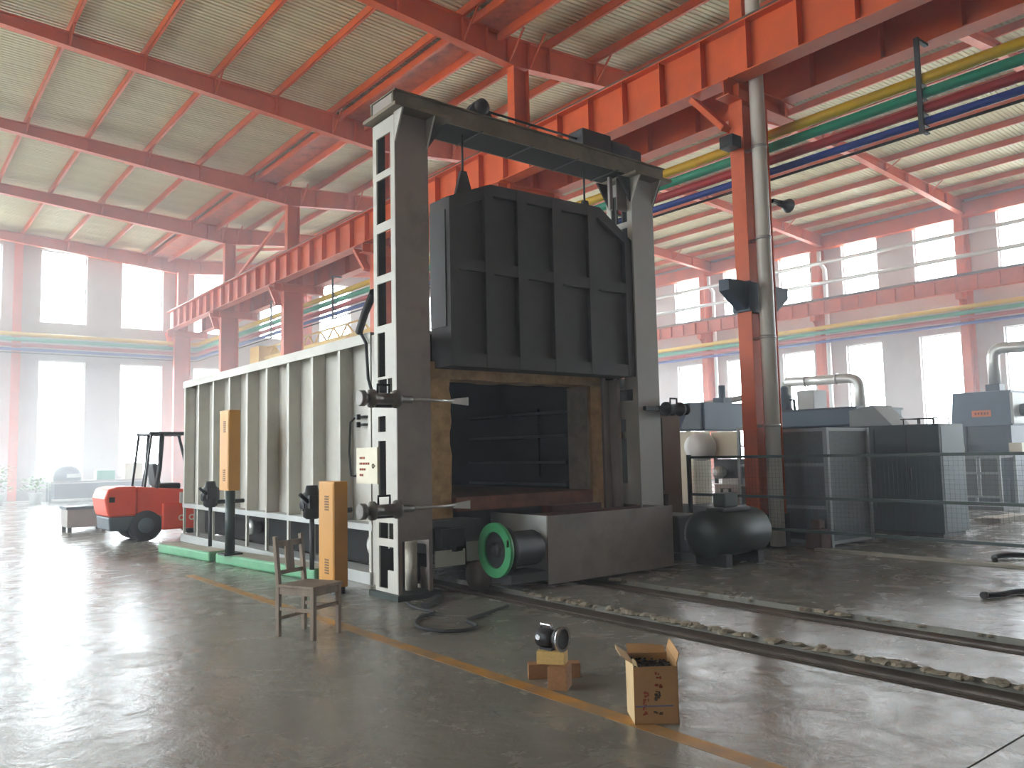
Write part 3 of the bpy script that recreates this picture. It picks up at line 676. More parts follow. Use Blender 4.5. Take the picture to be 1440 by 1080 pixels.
# ------------------------------------------------------------------ burner cabinets, valves, beams along the furnace
def cabinet(y0, z0, lab):
    o = thing('burner_cabinet', lab, 'cabinet', (4.28, y0+.2, z0), 0, 'ochre burner cabinets')
    B(4.2, y0, z0, 4.37, y0+.4, z0+1.19).build('body', 'yellowbox', o, .006)
    for za in (.14, .86):
        mb = MB()
        for k in range(6): mb.box(4.196, y0+.14, z0+za+.03*k, 4.2, y0+.24, z0+za+.03*k+.018)
        mb.build('vent', 'ventdk', o)
    B(4.194, y0+.02, z0+.02, 4.2, y0+.05, z0+1.17).build('hinge_strip', 'yellowbox', o)
    return o
cabinet(12.0, 1.09, 'tall ochre cabinet held up on a green post halfway along furnace')
c2 = cabinet(8.57, .08, 'tall ochre cabinet standing near the floor behind the wooden chair')
B(4.22, 8.6, 0, 4.35, 8.94, .08).build('plinth', 'dark', c2)
po = thing('green_post', 'green steel post under the raised ochre cabinet', 'post', (4.28, 12.15, 0))
MB().tube([(4.28, 12.15, .17), (4.28, 12.15, 1.09)], .07, 14).build('tube', 'green_dark', po); B(4.15, 12.0, .15, 4.42, 12.3, .175).build('foot_plate', 'green_dark', po)
def valve(x, y, lab):
    o = thing('burner_valve', lab, 'valve', (x, y, .15), 0, 'burner valves')
    MB().tube([(x, y, .15), (x, y, .8)], .03, 10).build('riser_pipe', 'dark', o)
    MB().lathe((x, y, .78), [(.07, 0), (.11, .03), (.11, .1), (.14, .13), (.14, .3), (.09, .34), (.07, .42)], n=18).box(x-.1, y-.16, .92, x+.05, y-.04, 1.08).tube([(x-.1, y-.1, 1.0), (x-.22, y-.14, 1.1)], .025, 8).build('actuator', 'black', o)
    MB().tube([(x, y, .86), (x+.55, y, .86)], .035, 10).build('gas_branch', 'black', o)
    MB().ring((x-.13, y, .95), 'x', .05, .065, .02, 20).build('hand_wheel', 'black', o)
    return o
valve(4.45, 13.55, 'black burner valve on a thin pipe left of the raised cabinet'); valve(4.45, 9.7, 'black burner valve on a thin pipe left of the near cabinet')
for y in (9.3, 9.38):
    pass
tc_ = thing('thermocouple_lead', 'black looped cable between two clips on the furnace side panel', 'cable', (5.08, 9.55, 1.4))
MB().tube([(5.0, 9.6, 2.05), (4.98, 9.68, 2.0), (4.97, 9.7, 1.6), (4.98, 9.66, 1.3), (5.0, 9.58, 1.3)], .014, 8).build('cable', 'rubber', tc_)
for z in (2.06, 1.96, 1.3): MB().cbox((5.06, 9.5, z), (.08, .2, .03)).cbox((5.0, 9.5, z), (.05, .03, .07)).build('clip', 'black', tc_)
def green_beam(p, q, lab):
    p, q = Vector(p), Vector(q); d = (q-p).normalized(); nrm = Vector((-d.y, d.x, 0))
    o = thing('green_steel_beam', lab, 'beam', ((p+q)/2)[:])
    a = math.atan2(d.y, d.x); c = (p+q)/2; L = (q-p).length
    MB().cbox((c.x, c.y, .075), (L, .34, .15), a).build('beam_body', 'green_pale', o, .03)
    MB().cbox((c.x, c.y, .152), (L-.04, .3, .004), a).build('dust_layer', 'dust_lit', o)
green_beam((4.13, 14.75, 0), (4.33, 12.75, 0), 'short worn green steel beam on floor beside the furnace end')
green_beam((4.36, 12.55, 0), (4.66, 9.75, 0), 'long worn green steel beam on floor beneath the ochre cabinets')

# ------------------------------------------------------------------ chair
ch = thing('wooden_chair', 'old brown wooden chair standing on the floor by the yellow line', 'chair', (3.12, 6.87, 0), math.atan2(.128, .301))
# local frame: x along the seat width, front is -y
w2, d2 = .16, .20
def leg(x, y, h, r=.02): return B(x-r, y-r, 0, x+r, y+r, h)
leg(-w2, -d2, .425).build('leg', 'wood', ch, .004, True); leg(w2, -d2, .425).build('leg', 'wood', ch, .004, True)
for s in (-1, 1):
    MB().prism([(d2-.02, 0), (d2+.02, 0), (d2+.02, .45), (d2+.06, .86), (d2+.025, .86), (d2-.02, .45)], 'x', s*w2-.018, s*w2+.018).build('back_post', 'wood', ch, .004, True)
B(-w2-.03, -d2-.03, .425, w2+.03, d2-.02, .45).build('seat', 'wood', ch, .005, True)
MB().box(-w2, -d2-.012, .365, w2, -d2+.012, .425).box(-w2-.012, -d2, .365, -w2+.012, d2, .425).box(w2-.012, -d2, .365, w2+.012, d2, .425).box(-w2, d2-.012, .365, w2, d2+.012, .425).build('apron', 'wood', ch, 0, True)
for s in (-1, 1): MB().box(s*w2-.011, -d2, .225, s*w2+.011, d2, .255).build('side_stretcher', 'wood', ch, 0, True)
MB().box(-w2, -d2-.01, .25, w2, -d2+.01, .28).build('front_stretcher', 'wood', ch, 0, True); MB().box(-w2, d2-.01, .14, w2, d2+.01, .17).build('rear_stretcher', 'wood', ch, 0, True)
MB().cbox((0, d2+.04, .79), (2*w2, .022, .05)).build('top_rail', 'wood', ch, 0, True)
MB().cbox((0, d2+.012, .545), (2*w2, .022, .035)).build('lower_rail', 'wood', ch, 0, True)
MB().bar((0, d2+.014, .55), (0, d2+.04, .79), .1, .014, up=(0, 1, 0)).build('splat', 'wood', ch, 0, True)

# ------------------------------------------------------------------ timber blocks, lamp
def block(name, c, d, rz, m, lab): return tag(MB().cbox((0, 0, d[2]/2), d, rz).build(name, m, None, .004, org=(0, 0, 0)), lab, 'timber block')
def place(o, c): o.location = c; return o
ang = -.62
place(block('timber_block', None, (.13, .15, .15), -.95, 'timber_brown', 'square brown timber block on the floor under the others'), (3.66, 4.16, 0))
place(block('timber_block', None, (.36, .09, .10), ang, 'timber_brown', 'long low timber block lying on the floor behind the brown one'), (3.80, 4.38, 0))
ub = place(block('timber_block', None, (.19, .11, .085), -.95, 'timber', 'pale yellow timber block on top with the lamp'), (3.655, 4.225, .15))
lp = thing('searchlight', 'black portable searchlight with round chrome reflector on timber blocks', 'lamp', (3.655, 4.225, .235), -1.38)
MB().lathe((-.06, 0, .075), [(.045, -.05), (.062, -.04), (.062, .06), (.05, .075)], axis='x', n=24).build('body', 'black', lp, 0, True)
MB().lathe((0, 0, .08), [(.04, .02), (.075, .06), (.08, .085), (.076, .09)], axis='x', n=28).build('reflector_shell', 'black', lp, 0, True)
MB().ring((.09, 0, .08), 'x', .066, .082, .015, 32).lathe((0, 0, .08), [(.02, .05), (.066, .088)], axis='x', n=28).build('reflector', 'chrome', lp, 0, True)
MB().tube([(-.09, 0, .13), (-.09, 0, .16), (.0, 0, .16), (.0, 0, .13)], .009, 8).build('handle', 'chrome', lp, 0, True)
MB().box(-.08, -.035, 0, .02, .035, .016).build('foot', 'black', lp, 0, True)
MB().lathe((-.07, -.055, .085), [(.018, -.012), (.018, .01)], axis='y', n=14).build('switch_cap', 'chrome', lp, 0, True)

# ------------------------------------------------------------------ carton of scrap
ca = thing('cardboard_box', 'open torn cardboard box of dark scrap standing on the yellow line', 'box', (3.655, 3.345, 0), -.636)
w, d, h = .127, .125, .32   # half sizes
tt = .006
def panel(pts, m='card'): return MB().prism
MB().box(-w, -d, 0, w, -d+tt, h).build('front_panel', 'card', ca, 0, True)
MB().prism([(-d, 0), (d, 0), (d*1.1, h+.03), (-d*.95, h+.02)], 'x', -w, -w+tt).build('side_panel', 'cardin', ca, 0, True)
MB().prism([(-d, 0), (d, 0), (d, h+.05), (-d, h+.02)], 'x', w-tt, w).build('side_panel', 'card', ca, 0, True)
MB().box(-w, d-tt, 0, w, d, h+.02).build('back_panel', 'card', ca, 0, True)
B(-w, -d, 0, w, d, .006).build('base_panel', 'card', ca, 0, True)
def flap(p, q, out, m):
    p, q, out = Vector(p), Vector(q), Vector(out); mb = MB(); n = out.cross(q-p).normalized()*.005
    a = [p, q, q+out*random.uniform(.7, 1), p.lerp(q, .5)+out*random.uniform(.8, 1.15), p+out*random.uniform(.75, 1.05)]
    b = len(mb.v); mb.v += [tuple(x) for x in a] + [tuple(x+n) for x in a]
    mb.f += [tuple(range(b, b+5)), tuple(range(b+9, b+4, -1))] + [(b+i, b+(i+1) % 5, b+5+(i+1) % 5, b+5+i) for i in range(5)]
    mb.m += [0]*7; mb.s += [False]*7
    return mb.build('flap', m, ca, 0, True)
random.seed(5)
flap((-w, -d*.9, h+.02), (-w, d*.95, h+.03), (-.07, -.01, .05), 'cardin'); flap((w, -d, h+.02), (w, d, h+.05), (.015, 0, .05), 'card')
flap((-w*.9, d, h+.02), (w*.9, d, h+.02), (0, .05, .045), 'card'); flap((-w*.98, -d*.9, h+.01), (-w*.8, -d, h), (-.02, -.05, .05), 'cardin')
mb = MB(); rr = random.Random(9)
for i in range(150):
    x, y = rr.uniform(-w+.02, w-.02), rr.uniform(-d+.02, d-.02); z = h-.045+rr.uniform(0, .04); a = rr.uniform(0, 6.3); L = rr.uniform(.02, .05); e = rr.uniform(-.5, .7)
    x1, y1 = max(-w+.012, min(w-.012, x+L*math.cos(a))), max(-d+.012, min(d-.012, y+L*math.sin(a)))
    mb.bar((x, y, z), (x1, y1, z+L*e*.6), rr.uniform(.006, .016), rr.uniform(.003, .01))
mb.box(-w+.008, -d+.008, .01, w-.008, d-.008, h-.05)
o = mb.build('scrap_fill', 'scrap', ca, 0, True); o['kind'] = 'stuff'
rr = random.Random(4)
def ink(m, x0, z0, x1, z1, n, name):
    mb = MB()
    for i in range(n):
        x = rr.uniform(x0, x1); z = rr.uniform(z0, z1); ww = rr.uniform(.006, .02); hh = rr.uniform(.004, .012)
        if rr.random() < .5: ww, hh = hh, ww
        mb.box(max(-w, x-ww/2), -d-.001, z-hh/2, min(w, x+ww/2), -d, z+hh/2)
    mb.build(name, m, ca, 0, True)
ink('inkred', -.075, .05, -.045, .19, 26, 'red_print'); ink('inkred', .0, .2, .03, .29, 12, 'red_print'); ink('inkdark', -.005, .13, .02, .19, 14, 'dark_print'); ink('inkdark', -.01, .055, .03, .07, 8, 'dark_print')
MB().box(-w+.006, -d-.0012, .098, w-.03, -d, .106).build('blue_print', 'inkblue', ca, 0, True)

# ------------------------------------------------------------------ hoses on the floor
def smooth(pts, n=6):
    P = [Vector(p) for p in pts]; out = []
    for i in range(len(P)-1):
        p0, p1, p2, p3 = P[max(i-1, 0)], P[i], P[i+1], P[min(i+2, len(P)-1)]
        for k in range(n):
            t = k/n; out.append(.5*((2*p1)+(-p0+p2)*t+(2*p0-5*p1+4*p2-p3)*t*t+(-p0+3*p1-3*p2+p3)*t**3))
    return out+[P[-1]]
tag(MB().tube(smooth([(4.5, 7.5, .018), (4.42, 7.2, .018), (4.42, 6.85, .018), (4.2, 6.75, .018), (3.97, 6.45, .018), (3.99, 6.12, .018), (4.18, 5.98, .018), (4.36, 6.06, .018), (4.42, 6.3, .018), (4.55, 6.38, .018), (4.85, 6.5, .018), (5.15, 6.62, .018)]), .016, 8).build('rubber_hose', 'rubber'), 'black hose looped on the floor in front of the left gantry post', 'hose')
tag(MB().bar((4.5, 7.16, .03), (4.92, 7.5, .03), .08, .05).build('flat_bar', 'dark'), 'short dark steel bar on the floor at the left gantry foot', 'bar')
tag(MB().tube(smooth([(8.86, 3.58, .03), (9.05, 3.5, .03), (9.3, 3.46, .03), (9.8, 3.2, .03), (10.5, 2.6, .03)]), .028, 8).lathe((8.84, 3.59, .035), [(.035, -.03), (.035, .04)], axis='x').build('rubber_hose', 'rubber'), 'thick black hose end on the floor at the right picture edge', 'hose')
tag(MB().tube(smooth([(11.6, 4.55, .03), (11.85, 4.65, .04), (12.1, 4.55, .05), (12.3, 4.3, .04), (12.5, 3.9, .03)]), .035, 8).build('rubber_hose', 'rubber'), 'curved black hose on the floor behind the mesh fence', 'hose')

# ------------------------------------------------------------------ mesh fence
fe = thing('mesh_fence', 'low dark green wire mesh fence in front of the machines', 'fence', (10.8, 4, 0))
for z in (1.42, .81, .33): MB().box(10.775, -2, z-.02, 10.825, 8.9, z+.02).build('rail', 'fence', fe)
for y in (8.88, 5.0, 1.0, -1.98):
    if y == 5.0: continue
    MB().box(10.77, y-.025, 0, 10.83, y+.025, 1.46).build('post', 'fence', fe)
mb = MB(); y = -1.95
while y < 8.85: mb.box(10.799, y-.0009, .33, 10.801, y+.0009, 1.42); y += .06
z = .38
while z < 1.4: mb.box(10.798, -1.97, z-.0009, 10.8, 8.87, z+.0009); z += .06
o = mb.build('wire_mesh', 'fence', fe); o['kind'] = 'stuff'
tag(B(11.2, -1.9, 0, 11.34, 6.9, .035).build('floor_kerb', 'dust_lit'), 'thin grey floor strip just behind the mesh fence', 'kerb')

# ------------------------------------------------------------------ green tank and black pump left of main column
tk = thing('air_receiver_tank', 'dark green horizontal tank on a skid below the main column', 'tank', (9.45, 6.95, 0))
MB().lathe((8.72, 7.0, .42), [(.05, -.08), (.22, -.05), (.31, .02), (.31, 1.12), (.22, 1.2), (.05, 1.24)], axis='x', n=28).build('shell', 'green_dark', tk)
for x in (8.95, 9.65): MB().box(x-.06, 6.75, 0, x+.06, 7.25, .16).build('saddle', 'dark', tk)
MB().box(9.0, 6.85, .7, 9.6, 7.15, .76).box(9.1, 6.9, .76, 9.4, 7.1, .95).build('motor_mount', 'green_dark', tk, .02)
pm = thing('pump_unit', 'black pump unit on the floor beside the furnace bogie', 'pump', (9.3, 7.95, 0))
B(9.0, 7.6, 0, 9.95, 8.25, .1).build('skid', 'black', pm); B(9.02, 7.65, .1, 9.6, 8.2, .62).build('housing', 'black', pm, .03)
MB().lathe((9.6, 7.9, .35), [(.2, 0), (.2, .3), (.1, .34)], axis='x').build('motor', 'black', pm); B(9.15, 7.645, .28, 9.33, 7.65, .33).build('label_plate', 'white', pm)
tag(MB().box(11.32, 6.85, 0, 11.6, 7.12, .3).box(11.38, 6.9, .3, 11.54, 7.06, .44).build('pump_motor', 'redpart', None, .02), 'small dark red motor on the floor at the main column base', 'motor')

# brown cabinet and grey cartons behind the right post
bc = thing('brown_cabinet', 'tall brown cabinet behind the right gantry post', 'cabinet', (10.2, 9.3, 0))
B(9.84, 9.0, .05, 10.75, 9.6, 2.13).build('body', 'brown', bc, .01); B(9.82, 8.98, 2.13, 10.77, 9.62, 2.18).build('top', 'dark', bc)
B(10.28, 8.985, .12, 10.29, 9.0, 2.08).build('door_gap', 'dark', bc); B(9.86, 9.02, 0, 10.73, 9.58, .05).build('plinth', 'dark', bc); B(10.2, 8.97, 1.0, 10.22, 9.0, 1.2).build('handle', 'silver', bc)
wb = thing('steel_bench', 'low dark bench behind the bogie carrying a grey carton', 'bench', (9.3, 8.7, 0))
B(8.95, 8.4, .88, 9.75, 8.9, .93).build('top', 'brown', wb)
for x in (9.0, 9.7):
    for y in (8.45, 8.85): B(x-.025, y-.025, 0, x+.025, y+.025, .88).build('leg', 'dark', wb)
tag(B(9.3, 8.45, .93, 9.62, 8.75, 1.22).build('carton', 'grey_light', None, .006), 'light grey carton on the bench right of the gantry post', 'carton')
tag(MB().prism([(8.98, .93), (9.26, .93), (9.24, 1.2), (9.12, 1.3), (8.98, 1.15)], 'y', 8.46, 8.8).build('folded_sack', 'grey_mid', None, .02), 'dull grey folded sack on the bench beside the light carton', 'sack')

# ------------------------------------------------------------------ wire cage
cg = thing('mesh_cage', 'grey framed mesh cage standing behind the fence by the main column', 'cage', (12.4, 7.3, 0))
cx0, cx1, cy0, cy1, cz = 11.75, 12.98, 6.94, 8.05, 1.85
for x in (cx0, cx1):
    for y in (cy0, cy1): B(x-.035, y-.035, 0, x+.035, y+.035, cz).build('corner_post', 'cage', cg)
for z in (.06, .6, 1.27, cz-.03):
    MB().box(cx0-.02, cy0, z-.025, cx0+.02, cy1, z+.025).build('rail', 'cage', cg)
for z in (.06, cz-.03): MB().box(cx0, cy0-.02, z-.025, cx1, cy0+.02, z+.025).build('rail', 'cage', cg); MB().box(cx1-.02, cy0, z-.025, cx1+.02, cy1, z+.025).build('rail', 'cage', cg)
B(cx0+.03, cy0-.004, .08, cx1-.03, cy0+.004, cz-.05).build('mesh_panel', 'meshgrey', cg); B(cx0-.004, cy0+.03, .08, cx0+.004, cy1-.03, cz-.05).build('mesh_panel', 'meshgrey', cg); B(cx1-.004, cy0+.03, .08, cx1+.004, cy1-.03, cz-.05).build('mesh_panel', 'meshgrey', cg)
B(cx0, cy0, cz-.01, cx1, cy1, cz).build('roof_panel', 'meshgrey', cg)
B(cx0+.1, cy1-.4, .1, cx1-.1, cy1-.05, 1.6).build('inner_unit', 'dark', cg)

# dark teal cabinet and slate machine housing
tcb = thing('control_cabinet', 'large dark teal machine cabinet behind the fence', 'cabinet', (14.5, 7, 0))
B(14.05, 6.25, .06, 15.0, 7.95, 1.9).build('body', 'teal', tcb, .015); B(14.1, 6.3, 0, 14.95, 7.9, .06).build('plinth', 'black', tcb)
for y in (6.8, 7.37): B(14.043, y-.006, .12, 14.05, y+.006, 1.85).build('door_seam', 'black', tcb)
B(14.12, 6.243, .12, 14.92, 6.25, 1.85).build('side_cover', 'navy', tcb); B(14.02, 6.74, .95, 14.05, 6.77, 1.15).build('handle', 'black', tcb)
mb = thing('rail_rack', 'thin metal guard rails on top of the teal cabinet', 'rack', (14.5, 6.8, 1.9))
for y in (6.4, 6.65, 6.9): MB().tube([(14.2, y, 1.9), (14.2, y, 2.0), (14.8, y, 2.0), (14.8, y, 1.9)], .012, 6).build('hoop', 'black', mb)
MB().tube([(14.2, 6.35, 1.995), (14.2, 6.95, 1.995)], .012, 6).build('bar', 'black', mb)
tag(MB().prism([(7.1, 1.9), (7.9, 1.9), (7.9, 2.2), (7.45, 2.28)], 'x', 14.2, 14.9).build('sheet_hood', 'cage', None, .01), 'pale grey slanted sheet hood on top of the teal cabinet', 'hood')
nh = thing('machine_housing', 'long slate blue machine housing behind the mesh cage', 'machine', (15.6, 9, 0))
B(14.7, 8.05, 0, 16.3, 10.1, 1.95).build('body', 'navy', nh, .02); B(14.62, 7.98, 1.95, 16.38, 10.16, 2.28).build('top_cover', 'bluegrey', nh, .02); B(14.6, 7.96, 2.26, 16.4, 10.18, 2.3).build('top_lip', 'navy', nh)
tag(B(15.2, 9.2, 2.3, 15.7, 9.58, 2.72).build('junction_box', 'grey_light', None, .01), 'pale grey box on top of the slate machine housing', 'box')
mo = thing('servo_motor', 'dark blue upright motor on top of the slate machine housing', 'motor', (15.3, 9.95, 2.3))
MB().lathe((15.3, 9.93, 2.3), [(.16, 0), (.16, .06), (.13, .08), (.13, .32), (.08, .38), (.08, .5), (.05, .55)], n=20).build('body', 'navy', mo); MB().tube([(15.3, 9.83, 2.55), (15.3, 9.72, 2.55), (15.3, 9.7, 2.32)], .03, 8).build('conduit', 'black', mo)

# exhaust ducts
du = thing('exhaust_duct', 'pale exhaust duct with an elbow above the slate machine housing', 'duct', (20, 11, 0))
MB().tube(bend((20, 12.9, 3.35), (20, 10.8, 3.3), (20, 10.8, 2.0), .3, 8), .13, 16).build('pipe', 'silver', du)
MB().box(19.5, 10.5, 0, 20.5, 11.1, 2.0).build('collector_box', 'bluegrey', du); MB().tube([(20, 12.9, 3.36), (20, 12.9, 0)], .12, 14).build('stack_pipe', 'silver', du)
for y in (11.4, 12.3): MB().ring((20, y, 3.32), 'y', .13, .15, .05, 20).build('collar', 'silver', du)

# ------------------------------------------------------------------ press at the far right
pr = thing('power_press', 'blue grey power press with orange nameplate and silver chimney', 'press', (23.6, 9.3, 0))
Xp = 23.2
MB().prism([(8.45, 2.0), (9.98, 2.0), (9.9, 2.92), (8.45, 2.92)], 'x', Xp, Xp+1.2).build('crown', 'bluegrey', pr, .02)
MB().box(Xp, 9.62, 0, Xp+1.2, 10.0, 2.0).box(Xp, 8.5, 0, Xp+1.2, 8.8, 2.0).build('upright', 'navy', pr)
MB().box(Xp+.1, 8.8, 1.15, Xp+1.1, 9.62, 2.0).build('slide', 'navy', pr); MB().box(Xp-.1, 8.6, 0, Xp+1.25, 9.9, .62).build('bed', 'navy', pr)
B(Xp-.02, 8.95, 2.25, Xp, 9.42, 2.42).build('nameplate', 'plate_orange', pr)
mbx = MB(); rr = random.Random(8)
for i in range(5): mbx.box(Xp-.024, 9.0+.075*i, 2.3, Xp-.02, 9.045+.075*i, 2.37)
mbx.build('nameplate_writing', 'inkred', pr)
B(Xp-.03, 8.4, 2.05, Xp+1.2, 8.47, 2.85).build('side_cover', 'grey_light', pr)
MB().lathe((Xp+.5, 8.42, 2.4), [(.16, 0), (.16, -.28), (.08, -.34)][::-1], axis='y').build('side_motor', 'navy', pr)
B(Xp+.4, 8.85, 2.92, Xp+.75, 9.2, 3.12).build('stack_base', 'navy', pr)
MB().tube(bend((Xp+.57, 9.02, 3.1), (Xp+.57, 9.02, 4.1), (Xp+.57, 7.2, 4.0), .3, 8), .15, 16).build('chimney', 'silver', pr)
for y in (9.8, 8.3): B(Xp-.35, y-.15, 1.3, Xp-.05, y+.15, 1.55).build('control_box', 'cream', pr)
B(Xp-.06, 9.65, 1.36, Xp, 9.95, 1.5).build('control_arm', 'navy', pr); B(Xp-.06, 8.2, 1.36, Xp+.1, 8.5, 1.5).build('control_arm', 'navy', pr)
fr = thing('guard_cage', 'small grey framed guard cage in front of the blue press', 'cage', (21.2, 8.6, 0))
gx, gy0, gy1 = 20.6, 7.85, 8.75
for y in (gy0, gy1):
    for x in (gx, gx+.9): B(x-.03, y-.03, .08, x+.03, y+.03, 1.25).build('corner_post', 'cage', fr)
for z in (.3, .85, 1.22): MB().box(gx-.02, gy0, z-.025, gx+.02, gy1, z+.025).build('rail', 'cage', fr)
B(gx-.02, 8.27, .3, gx+.02, 8.33, 1.22).build('middle_post', 'cage', fr)
for a, b in ((gy0, 8.27), (8.33, gy1)): B(gx-.004, a+.02, .32, gx+.004, b-.02, 1.2).build('mesh_panel', 'meshgrey', fr)
B(gx-.05, gy0-.05, 0, gx+.95, gy1+.05, .08).build('base', 'dark', fr); B(gx, gy0, 1.2, gx+.9, gy1, 1.25).build('top', 'meshgrey', fr)
tag(MB().box(17.2, 6.6, 0, 18.6, 6.95, .1).box(17.5, 6.95, 0, 18.4, 7.2, .06).build('floor_plate', 'dust_lit', None), 'pale flat plate lying on the floor behind the fence at right', 'plate')

# ------------------------------------------------------------------ boring machine seen between gantry and main column
bm = thing('boring_machine', 'white and dark horizontal boring machine beyond the fence', 'machine', (15.2, 11.5, 0))
B(13.9, 10.6, 0, 16.8, 12.6, .35).build('bed', 'black', bm); B(14.2, 10.4, .35, 16.2, 11.0, .8).build('saddle', 'grey_mid', bm)
B(14.4, 11.7, .35, 15.0, 12.5, 1.95).build('column', 'cream', bm); MB().lathe((14.2, 11.45, 1.6), [(.12, -.12), (.26, -.1), (.3, .05), (.3, .3), (.2, .42)], axis='x', n=20).build('spindle_head', 'white', bm)
MB().box(14.9, 11.75, 1.98, 16.9, 12.55, 2.62).build('top_housing', 'bluegrey', bm, .02); MB().prism([(14.1, 2.0), (14.9, 2.0), (14.9, 2.6), (14.5, 2.6)], 'y', 11.8, 12.5).build('housing_nose', 'navy', bm)
B(14.6, 10.65, 1.35, 14.7, 11.35, 1.92).build('cream_panel', 'cream', bm); B(14.62, 10.75, .9, 15.4, 11.3, 1.32).build('tool_box', 'dark', bm)
for y in (10.7, 11.3): B(14.63, y-.03, .8, 14.69, y+.03, 1.36).build('panel_leg', 'dark', bm)
MB().lathe((14.3, 11.0, 1.05), [(.05, -.05), (.13, 0), (.13, .1), (.05, .3)], axis='x').build('chuck', 'silver', bm); B(14.25, 10.45, .8, 15.2, 10.85, .92).build('work_table', 'grey_light', bm)
MB().tube([(14.1, 10.75, .35), (14.1, 10.75, .72), (14.1, 10.55, .72), (14.1, 10.55, .35)], .03, 8).build('hand_rail', 'black', bm)
MB().tube([(15.9, 12.0, 2.62), (15.9, 12.0, 3.05)], .08, 10).box(15.75, 11.85, 2.62, 16.05, 12.15, 2.75).build('oil_filler', 'navy', bm)
tag(MB().tube([(16.2, 13.3, 2.6), (18.6, 12.3, 3.0)], .08, 10).tube([(16.2, 13.3, 2.6), (16.2, 13.3, 0)], .07, 8).tube([(18.6, 12.3, 3.0), (18.6, 12.3, 0)], .07, 8).build('overhead_duct', 'silver'), 'pale sloping duct above the boring machine', 'duct')
rk = thing('steel_rack', 'pale narrow steel rack just left of the main column', 'rack', (14.3, 10.0, 0))
for y in (9.9, 10.2):
    for x in (14.0, 14.5): B(x-.025, y-.025, 0, x+.025, y+.025, 1.98).build('upright', 'cage', rk)
for z in (.4, .8, 1.2, 1.6, 1.95): B(13.97, 9.87, z-.02, 14.53, 10.23, z+.02).build('shelf', 'cage', rk)

# ------------------------------------------------------------------ yellow jib crane behind the furnace
jb = thing('jib_crane', 'yellow jib crane rising behind the furnace', 'crane', (13.4, 34, 0))
MB().tube([(13.4, 34, 0), (13.4, 34, 6.2)], .2, 14).build('mast', 'yellow', jb); B(13.0, 33.6, 5.55, 13.8, 34.6, 6.35).build('hoist_house', 'yellow', jb)
for dx in (-.12, .12): B(13.4+dx-.05, 24.2, 5.75, 13.4+dx+.05, 33.7, 5.87).build('boom', 'yellow', jb)
mbx = MB()
for i in range(8): mbx.bar((13.4, 33.4-i*1.1, 5.85), (13.4, 32.85-i*1.1, 6.3), .05, .05).bar((13.4, 32.85-i*1.1, 6.3), (13.4, 32.3-i*1.1, 5.85), .05, .05)
mbx.bar((13.4, 33.6, 6.3), (13.4, 24.8, 6.3), .06, .06).build('boom_lattice', 'yellow', jb); B(13.25, 25.5, 5.2, 13.55, 26.0, 5.75).build('trolley', 'orange', jb)

# ------------------------------------------------------------------ forklift
fk = thing('forklift', 'orange red forklift parked at the far end of the furnace', 'forklift', (4.9, 17.5, 0))
y0, y1 = 16.9, 18.0
MB().prism([(3.62, .62), (3.58, .85), (3.64, 1.03), (3.8, 1.07), (4.15, 1.07), (4.15, .5), (3.66, .5)], 'y', y0, y1).build('counterweight', 'fred', fk, .04)
MB().prism([(3.66, .5), (4.15, .5), (4.0, .22), (3.68, .24)], 'y', y0+.02, y1-.02).build('weight_skirt', 'fgrey', fk, .03)
MB().prism([(4.15, .48), (4.15, 1.06), (5.05, .98), (5.05, .48)], 'y', y0+.03, y1-.03).build('hood', 'fred', fk, .03)
MB().prism([(4.62, .2), (4.62, .72), (5.9, .72), (5.9, .2)], 'y', y0-.02, y1+.02).build('chassis', 'fred', fk, .03)
mbx = MB()
for i in range(2): mbx.ring((4.98+.2*i, y0-.022, .42), 'y', .035, .06, .004, 14)
mbx.build('number_marking', 'cream', fk)
B(3.66, y0-.005, .78, 3.76, y0+.02, .88).build('tail_lamp', 'black', fk)
for x in (4.33, 5.55):
    for y in (y0+.02, y1-.2):
        o = MB().lathe((x, y, .31 if x < 5 else .36), [(.12, -.01), (.26, -.01), (.31, .03), (.31, .15), (.26, .19), (.12, .19)] if x < 5 else [(.12, -.03), (.3, -.03), (.36, .03), (.36, .18), (.3, .22), (.12, .22)], axis='y', n=28).build('wheel', 'rubber', fk)
        MB().lathe((x, y-.012, .31 if x < 5 else .36), [(.05, -.01), (.15, 0), (.15, .02)], axis='y', n=20).build('hub', 'fgrey', fk)
for y in (y0+.08, y1-.08):
    MB().bar((4.3, y, 1.0), (4.42, y, 2.08), .04, .04).build('rear_pillar', 'black', fk); MB().bar((5.5, y, .9), (5.2, y, 2.1), .05, .05).build('front_pillar', 'black', fk)
    MB().tube([(4.62, y, .65), (4.52, y, 1.0), (4.58, y, 1.4), (4.62, y, 2.08)], .045, 8).build('guard_upright', 'black', fk)
mbx = MB().box(4.38, y0+.05, 2.06, 5.25, y0+.11, 2.12).box(4.38, y1-.11, 2.06, 5.25, y1-.05, 2.12)
for i in range(8): mbx.box(4.4+.115*i, y0+.08, 2.07, 4.44+.115*i, y1-.08, 2.1)
mbx.build('overhead_guard', 'black', fk)
MB().box(4.62, y0+.28, .98, 5.05, y1-.28, 1.1).prism([(4.58, 1.05), (4.68, 1.05), (4.6, 1.5), (4.5, 1.5)], 'y', y0+.3, y1-.3).build('seat', 'black', fk, .03)
MB().tube([(5.6, 17.45, .7), (5.42, 17.45, 1.25)], .03, 8).ring((5.4, 17.45, 1.26), 'x', .13, .16, .03, 20).build('steering', 'black', fk)
MB().box(4.95, y0-.02, .7, 5.3, y0+.1, .92).build('side_step', 'grey_light', fk, .01)
